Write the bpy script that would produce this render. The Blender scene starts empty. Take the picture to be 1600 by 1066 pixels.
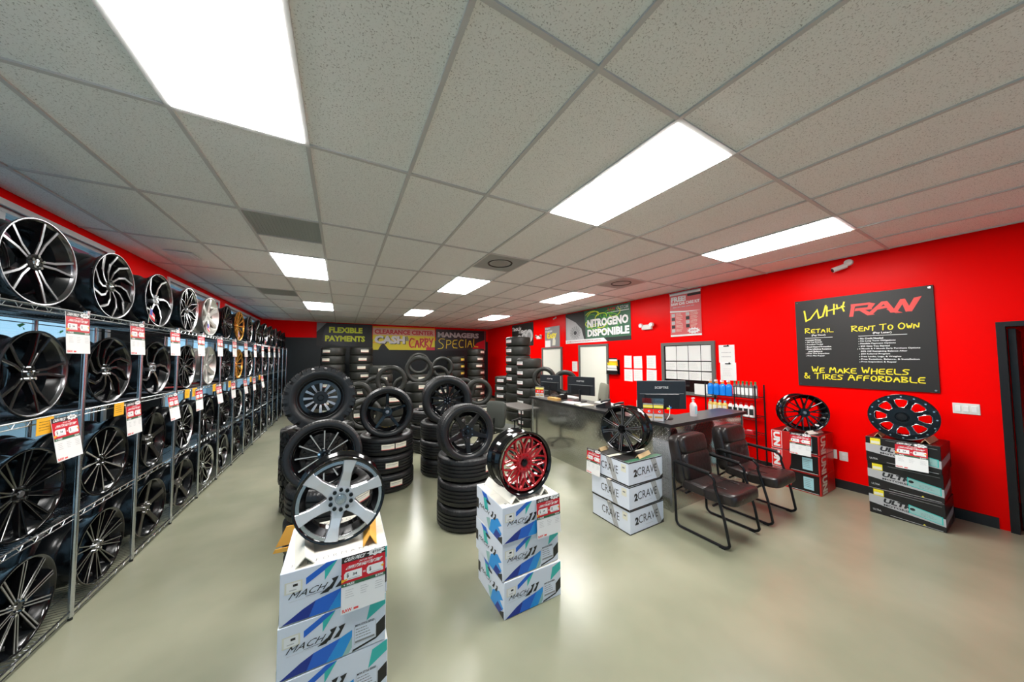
import bpy, math, random
from mathutils import Vector, Matrix
PI = math.pi
random.seed(7)
S = bpy.context.scene
C = S.collection
R = math.radians

# ------------------------------------------------------------------ camera, world, exposure
cam_d = bpy.data.cameras.new('camera'); cam = bpy.data.objects.new('camera', cam_d); C.objects.link(cam)
def cam_setup():
    y, p, r = R(28.6621), R(2.4692), R(-.28664)
    f = Vector((math.sin(y)*math.cos(p), math.cos(y)*math.cos(p), math.sin(p)))
    rt = Vector((math.cos(y), -math.sin(y), 0)); up = rt.cross(f)
    rr = rt*math.cos(r)+up*math.sin(r); uu = -rt*math.sin(r)+up*math.cos(r)
    m = Matrix.Identity(4)
    for i in range(3): m[i][0] = rr[i]; m[i][1] = uu[i]; m[i][2] = -f[i]
    m[0][3], m[1][3], m[2][3] = 0, 0, 1.776
    cam.matrix_world = m
cam_setup()
cam_d.sensor_width = 36; cam_d.lens = 470.963*36/1600
cam_d.shift_x = (800-791.445)/1600; cam_d.shift_y = (539.156-533)/1600
cam_d.clip_start = .05; cam_d.clip_end = 200
S.camera = cam
S.view_settings.view_transform = 'Standard'; S.view_settings.look = 'None'
S.view_settings.exposure = 0.4; S.view_settings.gamma = 1; S.view_settings.use_curve_mapping = False
W = bpy.data.worlds.new('world'); S.world = W; W.use_nodes = True
W.node_tree.nodes['Background'].inputs[0].default_value = (.86, .93, 1, 1)
W.node_tree.nodes['Background'].inputs[1].default_value = 1.1
PANEL = 27.0
ZC = 3.102       # ceiling height
XL, XR, YB, YF = -2.33, 5.95, 12.7, -3.4

# ------------------------------------------------------------------ materials
MT = {}
def nodes(name):
    m = bpy.data.materials.new(name); m.use_nodes = True; MT[name] = m
    return m, m.node_tree.nodes, m.node_tree.links, m.node_tree.nodes['Principled BSDF']
def mat(name, col, rough=.5, metal=0., coat=0., spec=None, emit=None, bump=0, bscale=40, var=0, alpha=None, trans=0):
    m, n, l, b = nodes(name)
    b.inputs['Base Color'].default_value = (*col, 1); b.inputs['Roughness'].default_value = rough
    b.inputs['Metallic'].default_value = metal; b.inputs['Coat Weight'].default_value = coat
    b.inputs['Coat Roughness'].default_value = .08
    if spec is not None: b.inputs['Specular IOR Level'].default_value = spec
    if trans: b.inputs['Transmission Weight'].default_value = trans
    if emit:
        b.inputs['Emission Color'].default_value = (*emit[0], 1); b.inputs['Emission Strength'].default_value = emit[1]
    if bump or var:
        tc = n.new('ShaderNodeTexCoord'); no = n.new('ShaderNodeTexNoise'); no.inputs['Scale'].default_value = bscale; no.inputs['Detail'].default_value = 4
        l.new(tc.outputs['Object'], no.inputs['Vector'])
        if bump:
            bp = n.new('ShaderNodeBump'); bp.inputs['Strength'].default_value = bump; bp.inputs['Distance'].default_value = .01
            l.new(no.outputs['Fac'], bp.inputs['Height']); l.new(bp.outputs['Normal'], b.inputs['Normal'])
        if var:
            mx = n.new('ShaderNodeMix'); mx.data_type = 'RGBA'
            mx.inputs[6].default_value = (*[c*(1-var) for c in col], 1); mx.inputs[7].default_value = (*[min(1, c*(1+var)) for c in col], 1)
            l.new(no.outputs['Fac'], mx.inputs[0]); l.new(mx.outputs[2], b.inputs['Base Color'])
    return m
mat('red_paint', (.95, .0012, .0008), .3, bump=.04, bscale=120, spec=.05)
mat('black_paint', (.012, .016, .018), .4, bump=.05, bscale=120, spec=.3)
mat('white_wall', (.75, .75, .72), .6)
mat('baseboard', (.008, .008, .009), .45)
mat('grid_metal', (.6, .6, .59), .5)
mat('vent_grey', (.38, .41, .40), .6, bump=.2, bscale=300)
mat('vent_light', (.34, .35, .33), .5)
mat('speaker_white', (.75, .76, .76), .5)
mat('diffuser', (1, 1, 1), .5, emit=((1, .985, .96), PANEL))
mat('light_frame', (.8, .8, .8), .4)
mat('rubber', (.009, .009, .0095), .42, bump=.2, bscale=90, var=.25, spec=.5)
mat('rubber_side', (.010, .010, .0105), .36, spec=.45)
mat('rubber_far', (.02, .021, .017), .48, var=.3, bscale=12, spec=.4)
mat('gloss_black', (.003, .003, .0035), .1, coat=.25, spec=.45)
mat('satin_black', (.006, .006, .0065), .28, spec=.4)
mat('barrel_black', (.006, .007, .008), .22, spec=.35)
mat('dark_bronze', (.06, .055, .05), .3, metal=.8)
mat('machined', (.6, .61, .63), .24, metal=1)
mat('brushed_bright', (.7, .71, .73), .34, metal=.5)
mat('machined_grey', (.38, .38, .4), .3, metal=.9)
mat('machined_dark', (.2, .2, .21), .22, metal=1)
mat('chrome', (.85, .86, .88), .08, metal=1)
mat('wheel_silver', (.62, .62, .58), .28, metal=.75)
mat('wheel_gold', (.75, .36, .06), .25, metal=.85)
mat('wheel_red', (.55, .008, .015), .15, metal=.35, coat=1)
mat('shelf_chrome', (.62, .64, .66), .22, metal=1)
mat('white_card', (.8, .8, .8), .5)
mat('box_white', (.72, .77, .86), .45)
mat('box_top', (.8, .77, .68), .6)
mat('cardboard', (.55, .32, .1), .75, var=.15)
mat('card_orange', (.8, .4, .06), .7)
mat('card_tan', (.6, .42, .22), .7)
mat('print_navy', (.005, .03, .28), .4)
mat('print_blue', (.01, .13, .62), .4)
mat('print_sky', (.01, .3, .75), .4)
mat('print_teal', (.03, .5, .45), .4)
mat('print_mint', (.3, .52, .5), .4)
mat('print_black', (.012, .013, .016), .4)
mat('print_charcoal', (.022, .021, .02), .45, spec=.35)
mat('print_grey', (.25, .25, .25), .5)
mat('print_lgrey', (.5, .5, .5), .5)
mat('print_white', (.85, .85, .84), .5)
mat('print_cream', (.75, .73, .6), .5)
mat('print_red', (.6, .005, .02), .4)
mat('print_bred', (.85, .02, .01), .4)
mat('print_raw', (.8, .06, .05), .5)
mat('print_yellow', (.85, .72, .02), .45)
mat('print_salmon', (.75, .42, .32), .5)
mat('print_lime', (.75, .85, .03), .45)
mat('print_amber', (.9, .45, .02), .45)
mat('print_green', (.12, .5, .03), .45)
mat('print_dgreen', (.03, .12, .06), .45)
mat('print_pink', (.7, .12, .12), .45)
mat('print_lblue', (.35, .62, .68), .4)
mat('print_navyflag', (.02, .06, .4), .5)
mat('box_red', (.5, .012, .01), .35)
mat('box_dark', (.012, .011, .011), .3, spec=.4)
mat('box_silver', (.45, .45, .46), .3)
mat('leather', (.018, .013, .012), .33, bump=.25, bscale=30, spec=.45)
mat('frame_black', (.006, .006, .007), .35, spec=.35)
mat('counter_top', (.045, .043, .042), .28)
mat('laminate_edge', (.015, .015, .016), .35)
mat('plastic_black', (.01, .011, .013), .35, spec=.4)
mat('plastic_dark', (.035, .038, .045), .4)
mat('screen_back', (.018, .022, .027), .35, spec=.4)
mat('door_white', (.8, .8, .7), .5)
mat('door_frame', (.12, .12, .11), .5)
mat('door_dark', (.018, .014, .012), .3)
mat('glass_dark', (.012, .006, .006), .05, spec=.5)
mat('paper', (.8, .8, .77), .7)
mat('plate_white', (.78, .77, .72), .4)
mat('acrylic_edge', (.7, .75, .75), .1)
mat('bottle_blue', (.01, .22, .75), .2)
mat('bottle_grey', (.12, .12, .12), .3)
mat('bottle_amber', (.7, .5, .12), .25)
mat('bottle_clear', (.7, .62, .62), .15)
mat('cap_orange', (.8, .28, .03), .4)
mat('cap_green', (.02, .2, .06), .4)
mat('cap_red', (.5, .02, .03), .4)
mat('cap_sky', (.25, .45, .7), .4)
mat('office_fabric', (.045, .05, .042), .7)
mat('chair_grey', (.22, .22, .17), .7)
mat('table_top', (.1, .09, .08), .4)
mat('mullion', (.62, .66, .68), .35, metal=.6)
mat('trim_white', (.72, .75, .76), .5)
mat('asphalt', (.5, .5, .48), .8)
mat('canopy_red', (.75, .1, .12), .5)
mat('hedge', (.06, .22, .05), .8, var=.5, bscale=6)
mat('block', (.55, .6, .66), .7)
mat('tread_plate_edge', (.55, .56, .56), .25, metal=1)

def glass_mat():
    m, n, l, b = nodes('window_glass')
    out = n['Material Output']; tr = n.new('ShaderNodeBsdfTransparent'); gl = n.new('ShaderNodeBsdfGlossy'); mx = n.new('ShaderNodeMixShader')
    tr.inputs[0].default_value = (.62, .8, .9, 1); gl.inputs['Roughness'].default_value = .02; mx.inputs[0].default_value = .1
    l.new(tr.outputs[0], mx.inputs[1]); l.new(gl.outputs[0], mx.inputs[2]); l.new(mx.outputs[0], out.inputs[0])
    m2, n, l, b = nodes('acrylic')
    out = n['Material Output']; tr = n.new('ShaderNodeBsdfTransparent'); gl = n.new('ShaderNodeBsdfGlossy'); mx = n.new('ShaderNodeMixShader')
    gl.inputs['Roughness'].default_value = .03; mx.inputs[0].default_value = .18
    l.new(tr.outputs[0], mx.inputs[1]); l.new(gl.outputs[0], mx.inputs[2]); l.new(mx.outputs[0], out.inputs[0])
glass_mat()

def floor_mat():
    m, n, l, b = nodes('floor_epoxy')
    tc = n.new('ShaderNodeTexCoord')
    a = n.new('ShaderNodeTexNoise'); a.inputs['Scale'].default_value = .9; a.inputs['Detail'].default_value = 4; a.inputs['Roughness'].default_value = .5
    c = n.new('ShaderNodeTexNoise'); c.inputs['Scale'].default_value = 9; c.inputs['Detail'].default_value = 5
    l.new(tc.outputs['Object'], a.inputs['Vector']); l.new(tc.outputs['Object'], c.inputs['Vector'])
    r = n.new('ShaderNodeValToRGB'); r.color_ramp.elements[0].position = .28; r.color_ramp.elements[1].position = .68
    r.color_ramp.elements[0].color = (.215, .225, .152, 1); r.color_ramp.elements[1].color = (.325, .318, .226, 1)
    l.new(a.outputs['Fac'], r.inputs[0])
    mx = n.new('ShaderNodeMix'); mx.data_type = 'RGBA'; mx.blend_type = 'MULTIPLY'; mx.inputs[0].default_value = .25
    l.new(r.outputs[0], mx.inputs[6]); l.new(c.outputs['Color'], mx.inputs[7])
    l.new(r.outputs[0], b.inputs['Base Color'])
    rr = n.new('ShaderNodeMapRange'); rr.inputs['To Min'].default_value = .24; rr.inputs['To Max'].default_value = .27
    l.new(c.outputs['Fac'], rr.inputs['Value']); l.new(rr.outputs[0], b.inputs['Roughness'])
    bp = n.new('ShaderNodeBump'); bp.inputs['Strength'].default_value = .03; bp.inputs['Distance'].default_value = .004
    l.new(c.outputs['Fac'], bp.inputs['Height']); l.new(bp.outputs[0], b.inputs['Normal'])
    b.inputs['Specular IOR Level'].default_value = .5
floor_mat()
def tile_mat():
    m, n, l, b = nodes('ceiling_tile')
    ge = n.new('ShaderNodeNewGeometry')
    v = n.new('ShaderNodeTexNoise'); v.inputs['Scale'].default_value = 130; v.inputs['Detail'].default_value = 3; v.inputs['Roughness'].default_value = .7
    l.new(ge.outputs['Position'], v.inputs['Vector'])
    r = n.new('ShaderNodeValToRGB'); r.color_ramp.elements[0].position = .36; r.color_ramp.elements[1].position = .42
    r.color_ramp.elements[0].color = (.45, .45, .43, 1); r.color_ramp.elements[1].color = (.93, .95, .93, 1)
    l.new(v.outputs['Fac'], r.inputs[0]); l.new(r.outputs[0], b.inputs['Base Color'])
    bp = n.new('ShaderNodeBump'); bp.inputs['Strength'].default_value = .3; bp.inputs['Distance'].default_value = .003
    l.new(v.outputs['Fac'], bp.inputs['Height']); l.new(bp.outputs[0], b.inputs['Normal'])
    b.inputs['Roughness'].default_value = .85
tile_mat()
def diamond_mat():
    # raised lozenges in two alternating diagonal directions on polished sheet metal
    m, n, l, b = nodes('diamond_plate')
    b.inputs['Base Color'].default_value = (.58, .58, .56, 1); b.inputs['Metallic'].default_value = 1; b.inputs['Roughness'].default_value = .13
    ge = n.new('ShaderNodeNewGeometry'); sp = n.new('ShaderNodeSeparateXYZ'); l.new(ge.outputs['Position'], sp.inputs[0])
    def M(op, a, bb=None):
        x = n.new('ShaderNodeMath'); x.operation = op
        for i, q in enumerate((a, bb)):
            if q is None: continue
            if isinstance(q, (int, float)): x.inputs[i].default_value = q
            else: l.new(q, x.inputs[i])
        return x.outputs[0]
    u = M('ADD', sp.outputs[0], sp.outputs[1]); u = M('MULTIPLY', u, 1/.032); v = M('MULTIPLY', sp.outputs[2], 1/.032)
    fu, fv = M('FLOOR', u), M('FLOOR', v)
    par = M('MODULO', M('ABSOLUTE', M('ADD', fu, fv)), 2.0); sg = M('SUBTRACT', M('MULTIPLY', par, 2.0), 1.0)
    cu, cv = M('SUBTRACT', M('SUBTRACT', u, fu), .5), M('SUBTRACT', M('SUBTRACT', v, fv), .5)
    cvs = M('MULTIPLY', cv, sg)
    a = M('ADD', cu, cvs); c = M('SUBTRACT', cu, cvs)
    d = M('ADD', M('POWER', M('MULTIPLY', a, 1.5), 2.0), M('POWER', M('MULTIPLY', c, 5.0), 2.0))
    mr = n.new('ShaderNodeMapRange'); mr.inputs['From Min'].default_value = .7; mr.inputs['From Max'].default_value = 1.1; mr.inputs['To Min'].default_value = 1; mr.inputs['To Max'].default_value = 0
    l.new(d, mr.inputs['Value'])
    bp = n.new('ShaderNodeBump'); bp.inputs['Strength'].default_value = .45; bp.inputs['Distance'].default_value = .003
    l.new(mr.outputs[0], bp.inputs['Height']); l.new(bp.outputs[0], b.inputs['Normal'])
diamond_mat()

# ------------------------------------------------------------------ mesh builder
class MB:
    def __init__(s): s.v = []; s.f = []; s.m = []; s.sm = []; s.slots = []
    def slot(s, name):
        if name not in s.slots: s.slots.append(name)
        return s.slots.index(name)
    def add(s, verts, faces, mt, smooth=False, M=None):
        b = len(s.v)
        for p in verts:
            p = Vector(p)
            s.v.append(tuple(M @ p) if M else tuple(p))
        if isinstance(mt, str): mt = [mt]*len(faces)
        for f, k in zip(faces, mt):
            s.f.append(tuple(b+i for i in f)); s.m.append(s.slot(k)); s.sm.append(smooth)
        return s
    def box(s, c, d, mt, M=None, bev=0):
        x, y, z = c; a, b, h = d[0]/2, d[1]/2, d[2]/2
        if bev:
            e = bev; vs = []; 
            # chamfered box: 24 verts
            idx = {}
            for sx in (-1, 1):
                for sy in (-1, 1):
                    for sz in (-1, 1):
                        for ax in range(3):
                            p = [sx*(a-(e if ax != 0 else 0)), sy*(b-(e if ax != 1 else 0)), sz*(h-(e if ax != 2 else 0))]
                            idx[(sx, sy, sz, ax)] = len(vs); vs.append((x+p[0], y+p[1], z+p[2]))
            F = []
            I = lambda sx, sy, sz, ax: idx[(sx, sy, sz, ax)]
            for q in (-1, 1):
                F.append([I(q, -1, -1, 0), I(q, 1, -1, 0), I(q, 1, 1, 0), I(q, -1, 1, 0)][::q])
                F.append([I(-1, q, -1, 1), I(-1, q, 1, 1), I(1, q, 1, 1), I(1, q, -1, 1)][::q])
                F.append([I(-1, -1, q, 2), I(1, -1, q, 2), I(1, 1, q, 2), I(-1, 1, q, 2)][::q])
            for q in (-1, 1):
                for r in (-1, 1):
                    F.append([I(q, r, -1, 0), I(q, r, -1, 1), I(q, r, 1, 1), I(q, r, 1, 0)][::q*r])
                    F.append([I(q, -1, r, 0), I(q, 1, r, 0), I(q, 1, r, 2), I(q, -1, r, 2)][::q*r])
                    F.append([I(-1, q, r, 1), I(-1, q, r, 2), I(1, q, r, 2), I(1, q, r, 1)][::q*r])
                    for t in (-1, 1):
                        F.append([I(q, r, t, 0), I(q, r, t, 1), I(q, r, t, 2)][::q*r*t])
            return s.add(vs, F, mt, False, M)
        vs = [(x+i*a, y+j*b, z+k*h) for i in (-1, 1) for j in (-1, 1) for k in (-1, 1)]
        return s.add(vs, [(0, 1, 3, 2), (4, 6, 7, 5), (0, 4, 5, 1), (2, 3, 7, 6), (0, 2, 6, 4), (1, 5, 7, 3)], mt, False, M)
    def lathe(s, prof, mt, seg=48, M=None, axis='Y', closed=True, smooth=True, rfun=None):
        """prof: (r, h[, material of the face that follows]); axis Y or Z"""
        vs = []; fs = []; ms = []
        n = len(prof)
        for k in range(seg):
            t = 2*PI*k/seg
            for i, p in enumerate(prof):
                r = p[0] if rfun is None else rfun(p[0], p[1], i, k)
                if axis == 'Y': vs.append((r*math.sin(t), p[1], r*math.cos(t)))
                else: vs.append((r*math.cos(t), r*math.sin(t), p[1]))
        for k in range(seg):
            k2 = (k+1) % seg
            for i in range(n if closed else n-1):
                j = (i+1) % n
                fs.append((k*n+i, k*n+j, k2*n+j, k2*n+i)); ms.append(prof[i][2] if len(prof[i]) > 2 else mt)
        return s.add(vs, fs, ms, smooth, M)
    def cyl(s, c, r, h, mt, seg=16, axis='Z', r2=None, M=None, smooth=True):
        r2 = r if r2 is None else r2
        vs = []
        for z, rr in ((0, r), (h, r2)):
            for k in range(seg):
                t = 2*PI*k/seg
                p = (rr*math.cos(t), rr*math.sin(t), z)
                if axis == 'Y': p = (p[0], p[2], -p[1])
                elif axis == 'X': p = (p[2], p[0], p[1])
                vs.append((c[0]+p[0], c[1]+p[1], c[2]+p[2]))
        fs = [(k, (k+1) % seg, seg+(k+1) % seg, seg+k) for k in range(seg)]
        s.add(vs, fs, mt, smooth, M)
        s.add(vs, [tuple(range(seg-1, -1, -1)), tuple(range(seg, 2*seg))], mt, False, M)
        return s
    def tube(s, path, r, mt, sides=8, M=None, closed=False):
        P = [Vector(p) for p in path]; n = len(P); vs = []
        up = None
        for i in range(n):
            if closed: t = P[(i+1) % n]-P[i-1]
            else: t = P[min(i+1, n-1)]-P[max(i-1, 0)]
            t.normalize()
            if up is None:
                up = Vector((0, 0, 1)) if abs(t.z) < .9 else Vector((1, 0, 0))
            a = t.cross(up); a.normalize(); b = a.cross(t); up = b
            for k in range(sides):
                q = 2*PI*k/sides
                vs.append(P[i]+a*r*math.cos(q)+b*r*math.sin(q))
        fs = []
        for i in range(n if closed else n-1):
            j = (i+1) % n
            for k in range(sides):
                k2 = (k+1) % sides
                fs.append((i*sides+k, i*sides+k2, j*sides+k2, j*sides+k))
        s.add(vs, fs, mt, True, M)
        if not closed: s.add(vs, [tuple(range(sides-1, -1, -1)), tuple(range((n-1)*sides, n*sides))], mt, False, M)
        return s
    def ell(s, c, d, mt, e=.35, n=12, M=None):
        """superellipsoid cushion"""
        vs = []; m = 2*n
        f = lambda w, q: math.copysign(abs(w)**q, w)
        for i in range(n+1):
            a = -PI/2+PI*i/n
            for k in range(m):
                b = 2*PI*k/m
                vs.append((c[0]+d[0]/2*f(math.cos(a), e)*f(math.cos(b), e), c[1]+d[1]/2*f(math.cos(a), e)*f(math.sin(b), e), c[2]+d[2]/2*f(math.sin(a), e)))
        fs = [(i*m+k, i*m+(k+1) % m, (i+1)*m+(k+1) % m, (i+1)*m+k) for i in range(n) for k in range(m)]
        return s.add(vs, fs, mt, True, M)
    def prism(s, pts, y0, y1, mt, M=None, smooth=False):
        """polygon in XZ extruded along Y"""
        n = len(pts); vs = [(p[0], y0, p[1]) for p in pts]+[(p[0], y1, p[1]) for p in pts]
        fs = [tuple(range(n)), tuple(range(2*n-1, n-1, -1))]+[(i, i+n, (i+1) % n+n, (i+1) % n) for i in range(n)]
        return s.add(vs, fs, mt, smooth, M)
    def mesh(s, name):
        me = bpy.data.meshes.new(name); me.from_pydata(s.v, [], s.f)
        for k in s.slots: me.materials.append(MT[k])
        me.polygons.foreach_set('material_index', s.m); me.polygons.foreach_set('use_smooth', s.sm)
        me.update()
        if any(s.sm): me.set_sharp_from_angle(angle=R(38))
        return me
    def build(s, name, parent=None, loc=None, rot=None):
        return obj(name, s.mesh(name), parent, loc, rot)
def obj(name, me, parent=None, loc=None, rot=None):
    o = bpy.data.objects.new(name, me); C.objects.link(o)
    if parent: o.parent = parent
    if loc: o.location = loc
    if rot: o.rotation_euler = rot
    return o
def tag(o, label, cat, group=None):
    o['label'] = label; o['category'] = cat
    if group: o['group'] = group
    return o
def thing(name, label, cat, loc=(0, 0, 0), rz=0, group=None):
    o = obj(name, None, None, loc, (0, 0, rz)); o.empty_display_size = .1
    return tag(o, label, cat, group)
def struct(o): o['kind'] = 'structure'; return o
def dup(o, loc=None, rz=None, label=None, group=None, parent=None):
    c = o.copy(); C.objects.link(c)
    if parent is not None: c.parent = parent
    for ch in KIDS(o): dup(ch, parent=c)
    if loc is not None: c.location = loc
    if rz is not None: c.rotation_euler = (c.rotation_euler.x, c.rotation_euler.y, rz)
    if label: c['label'] = label
    if group: c['group'] = group
    return c
def KIDS(o): return [x for x in list(o.children)]

# ------------------------------------------------------------------ flat print on a panel
TX = {}
def text_geo(st, bold=0., sp=1.):
    k = (st, bold, sp)
    if k not in TX:
        cu = bpy.data.curves.new('t', 'FONT'); cu.body = st; cu.resolution_u = 2; cu.offset = bold; cu.space_character = sp
        o = bpy.data.objects.new('t', cu); C.objects.link(o)
        me = bpy.data.meshes.new_from_object(o)
        vs = [(v.co.x, v.co.y) for v in me.vertices]; fs = [tuple(p.vertices) for p in me.polygons]
        x0 = min(v[0] for v in vs); x1 = max(v[0] for v in vs); y0 = min(v[1] for v in vs); y1 = max(v[1] for v in vs)
        TX[k] = ([((a-x0)/(x1-x0), (b-y0)/(y1-y0)) for a, b in vs], fs, (x1-x0)/(y1-y0))
        bpy.data.objects.remove(o); bpy.data.curves.remove(cu); bpy.data.meshes.remove(me)
    return TX[k]
STK = {'W': [[(0, 1), (.2, 0), (.5, .75), (.7, 0), (1, 1)]], 'H': [[(.1, 1), (0, 0)], [(0, .5), (1, .55)], [(1, 1), (.9, 0)]],
 'Y': [[(0, 1), (.4, .5), (1, 1)], [(.75, .75), (.3, 0)]], 'R': [[(.05, 0), (.12, 1)], [(0, .92), (.8, 1), (.95, .75), (.1, .45), (1, 0)]],
 'E': [[(.95, 1), (.1, .95), (0, .05), (.95, 0)], [(.05, .5), (.8, .52)]], 'T': [[(0, .95), (1, 1)], [(.55, 1), (.45, 0)]],
 'A': [[(0, 0), (.5, 1), (.95, 0)], [(.15, .38), (.85, .42)]], 'I': [[(.5, 1), (.45, 0)]], 'L': [[(.1, 1), (0, .05), (1, .0)]],
 'N': [[(0, 0), (.1, 1), (.85, 0), (1, 1)]], 'O': [[(.5, 1), (.12, .8), (0, .4), (.25, .03), (.7, .03), (1, .45), (.85, .85), (.5, 1)]],
 'P': [[(0, 0), (.12, 1)], [(.05, .95), (.75, 1), (1, .75), (.7, .5), (.08, .45)]], 'C': [[(1, .9), (.4, 1), (0, .5), (.3, .02), (1, .08)]],
 'S': [[(1, .95), (.35, 1), (.05, .72), (.85, .4), (.7, .05), (0, .02)]], 'M': [[(0, 0), (.15, 1), (.5, .35), (.85, 1), (1, 0)]],
 'K': [[(.05, 1), (0, 0)], [(.9, 1), (.05, .45), (1, 0)]], 'F': [[(.95, 1), (.1, .95), (0, 0)], [(.05, .5), (.8, .55)]],
 'D': [[(.05, 0), (.1, 1)], [(0, .97), (.7, .95), (1, .5), (.6, .02), (0, .03)]], 'B': [[(.05, 0), (.1, 1)], [(0, .97), (.75, .95), (.85, .7), (.1, .5), (.95, .3), (.75, .02), (0, .03)]],
 '&': [[(1, 0), (.2, .75), (.35, 1), (.6, .8), (.05, .3), (.3, 0), (.65, .05), (1, .45)]], 'G': [[(1, .9), (.4, 1), (0, .5), (.3, .02), (.95, .1), (1, .45), (.55, .45)]]}
class Pr:
    def __init__(s, mb, o, u, v): s.mb = mb; s.o = Vector(o); s.u = Vector(u); s.v = Vector(v); s.n = s.u.cross(s.v)
    def P(s, a, b, z): return s.o+s.u*a+s.v*b+s.n*z
    def poly(s, pts, mt, z=.0006): s.mb.add([s.P(a, b, z) for a, b in pts], [tuple(range(len(pts)))], mt)
    def rect(s, a, b, c, d, mt, z=.0006): s.poly([(a, b), (c, b), (c, d), (a, d)], mt, z)
    def text(s, st, a, b, c, d, mt, bold=.0, z=.0012, shear=0, rot=0, skew=0, sp=1.):
        vs, fs, _ = text_geo(st, bold, sp)
        q = []
        for x, y in vs:
            xx = x*(1-shear)+y*shear if shear else x
            if rot == 90: X, Y = 1-y, xx
            elif rot == -90: X, Y = y, 1-xx
            elif rot == 180: X, Y = 1-xx, 1-y
            else: X, Y = xx, y
            q.append(s.P(a+X*(c-a), b+Y*(d-b)+skew*X, z))
        s.mb.add(q, fs, mt)
    def line(s, pts, w, mt, z=.0012):
        """one mitred ribbon per stroke; successive strokes lie a hair above each other"""
        P = [Vector(q) for q in pts]; P = [q for i, q in enumerate(P) if i == 0 or (q-P[i-1]).length > 1e-6]
        if len(P) < 2: return
        s.k = (getattr(s, 'k', 0)+1) % 5; z = z+s.k*.0004
        T_ = [(P[i+1]-P[i]).normalized() for i in range(len(P)-1)]; N_ = [Vector((-t.y, t.x)) for t in T_]; L, Rr_ = [], []
        for i in range(len(P)):
            if i == 0: n_ = N_[0]*w/2; p_ = P[i]-T_[0]*w*.4
            elif i == len(P)-1: n_ = N_[-1]*w/2; p_ = P[i]+T_[-1]*w*.4
            else:
                m_ = N_[i-1]+N_[i]
                if m_.length < .3: n_ = N_[i]*w/2
                else: m_.normalize(); n_ = m_*(w/2)/max(.45, m_.dot(N_[i]))
                p_ = P[i]
            L.append(p_+n_); Rr_.append(p_-n_)
        s.mb.add([s.P(q.x, q.y, z) for q in Rr_+L], [(i, i+1, len(P)+i+1, len(P)+i) for i in range(len(P)-1)], mt)
    def marker(s, st, a, b, c, d, mt, w, z=.0012, small=.75, rise=0):
        """hand-lettered capitals: first letter of every word full height, the rest small caps"""
        ws = st.split(' '); units = []
        for wi, wd in enumerate(ws):
            if wi: units.append((None, .55, 1))
            for i, ch in enumerate(wd):
                big = i == 0
                units.append((ch, (1.15 if big else .9) if ch != 'I' else .45, 1 if big else small))
        tot = sum(u[1] for u in units); sc = (c-a)/tot; x = a
        for ch, wd, h in units:
            if ch:
                for stq in STK[ch]:
                    if len(stq) > 2:
                        q = [stq[0]]
                        for (x0, y0), (x1, y1) in zip(stq, stq[1:]): q += [(x0*.78+x1*.22, y0*.78+y1*.22), (x0*.22+x1*.78, y0*.22+y1*.78)]
                        stq = q+[stq[-1]]
                    s.line([(x+px*wd*sc*.78, b+py*(d-b)*h+rise*(x-a)/(c-a)) for px, py in stq], w, mt, z)
            x += wd*sc
    def lines(s, a, b, c, d, n, mt, z=.0012, frac=.45):
        h = (d-b)/n
        for i in range(n):
            y = d-h*(i+.5); e = c-(c-a)*random.random()*.35
            x = a
            while x < e:
                w = min(e-x, (c-a)*random.uniform(.06, .18)); s.rect(x, y-h*frac/2, x+w, y+h*frac/2, mt, z); x += w+(c-a)*.03

# ------------------------------------------------------------------ setting
def slab(name, c, d, mt): return struct(MB().box(c, d, mt).build(name))
slab('floor', ((XL+XR)/2, (YB+YF)/2, -.05), (XR-XL+.4, YB-YF+.4, .1), 'floor_epoxy')
# red wall (right) with the door opening at its near end
DY0, DY1, DH = -.70, .30, 2.12
ZT = ZC+.16
slab('wall_right', (XR+.06, (DY1+YB)/2, ZT/2), (.12, YB-DY1, ZT), 'red_paint')
slab('wall_right_front', (XR+.06, (DY0+YF)/2, ZT/2), (.12, DY0-YF, ZT), 'red_paint')
slab('wall_right_lintel', (XR+.06, (DY0+DY1)/2, (DH+ZT)/2), (.12, DY1-DY0, ZT-DH), 'red_paint')
slab('wall_back', ((XL+XR)/2, YB+.06, (2.53+ZT)/2), (XR-XL, .12, ZT-2.53), 'red_paint')
slab('wall_back_lower', ((XL+XR)/2, YB+.06, 2.53/2), (XR-XL, .12, 2.53), 'black_paint')
def bb(name, c, d): return slab(name, c, d, 'baseboard')
for i, (a, b) in enumerate(((DY1+.06, 5.47), (6.6, 7.3), (8.4, YB))): bb('baseboard_right' if i == 0 else 'baseboard_right_%s' % ('middle', 'far')[i-1], (XR-.008, (a+b)/2, .055), (.016, b-a, .11))
bb('baseboard_back', ((XL+XR)/2, YB-.008, .055), (XR-XL-.04, .016, .11))

# left wall: red piers and bands, storefront glazing between
WZ0, WZ1 = .12, 3.0
spans = [(-3.1, 5.12), (6.45, 8.55), (9.0, 12.2)]
piers = [(YF, -3.1), (5.12, 6.45), (8.55, 9.0), (12.2, YB)]
for i, (a, b) in enumerate(piers): slab('wall_left' if i == 0 else 'wall_left_pier_%d' % i, (XL-.07, (a+b)/2, (ZT+2.35)/2), (.14, b-a, ZT-2.35), 'red_paint'); slab('wall_left_lower_%d' % (i+1), (XL-.07, (a+b)/2, 1.175), (.14, b-a, 2.35), 'black_paint')
for i, (a, b) in enumerate(spans):
    slab('wall_left_header_%d' % (i+1), (XL-.07, (a+b)/2, (WZ1+ZT)/2), (.14, b-a, ZT-WZ1), 'red_paint')
    slab('wall_left_sill_%d' % (i+1), (XL-.07, (a+b)/2, WZ0/2), (.14, b-a, WZ0), 'black_paint')
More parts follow.
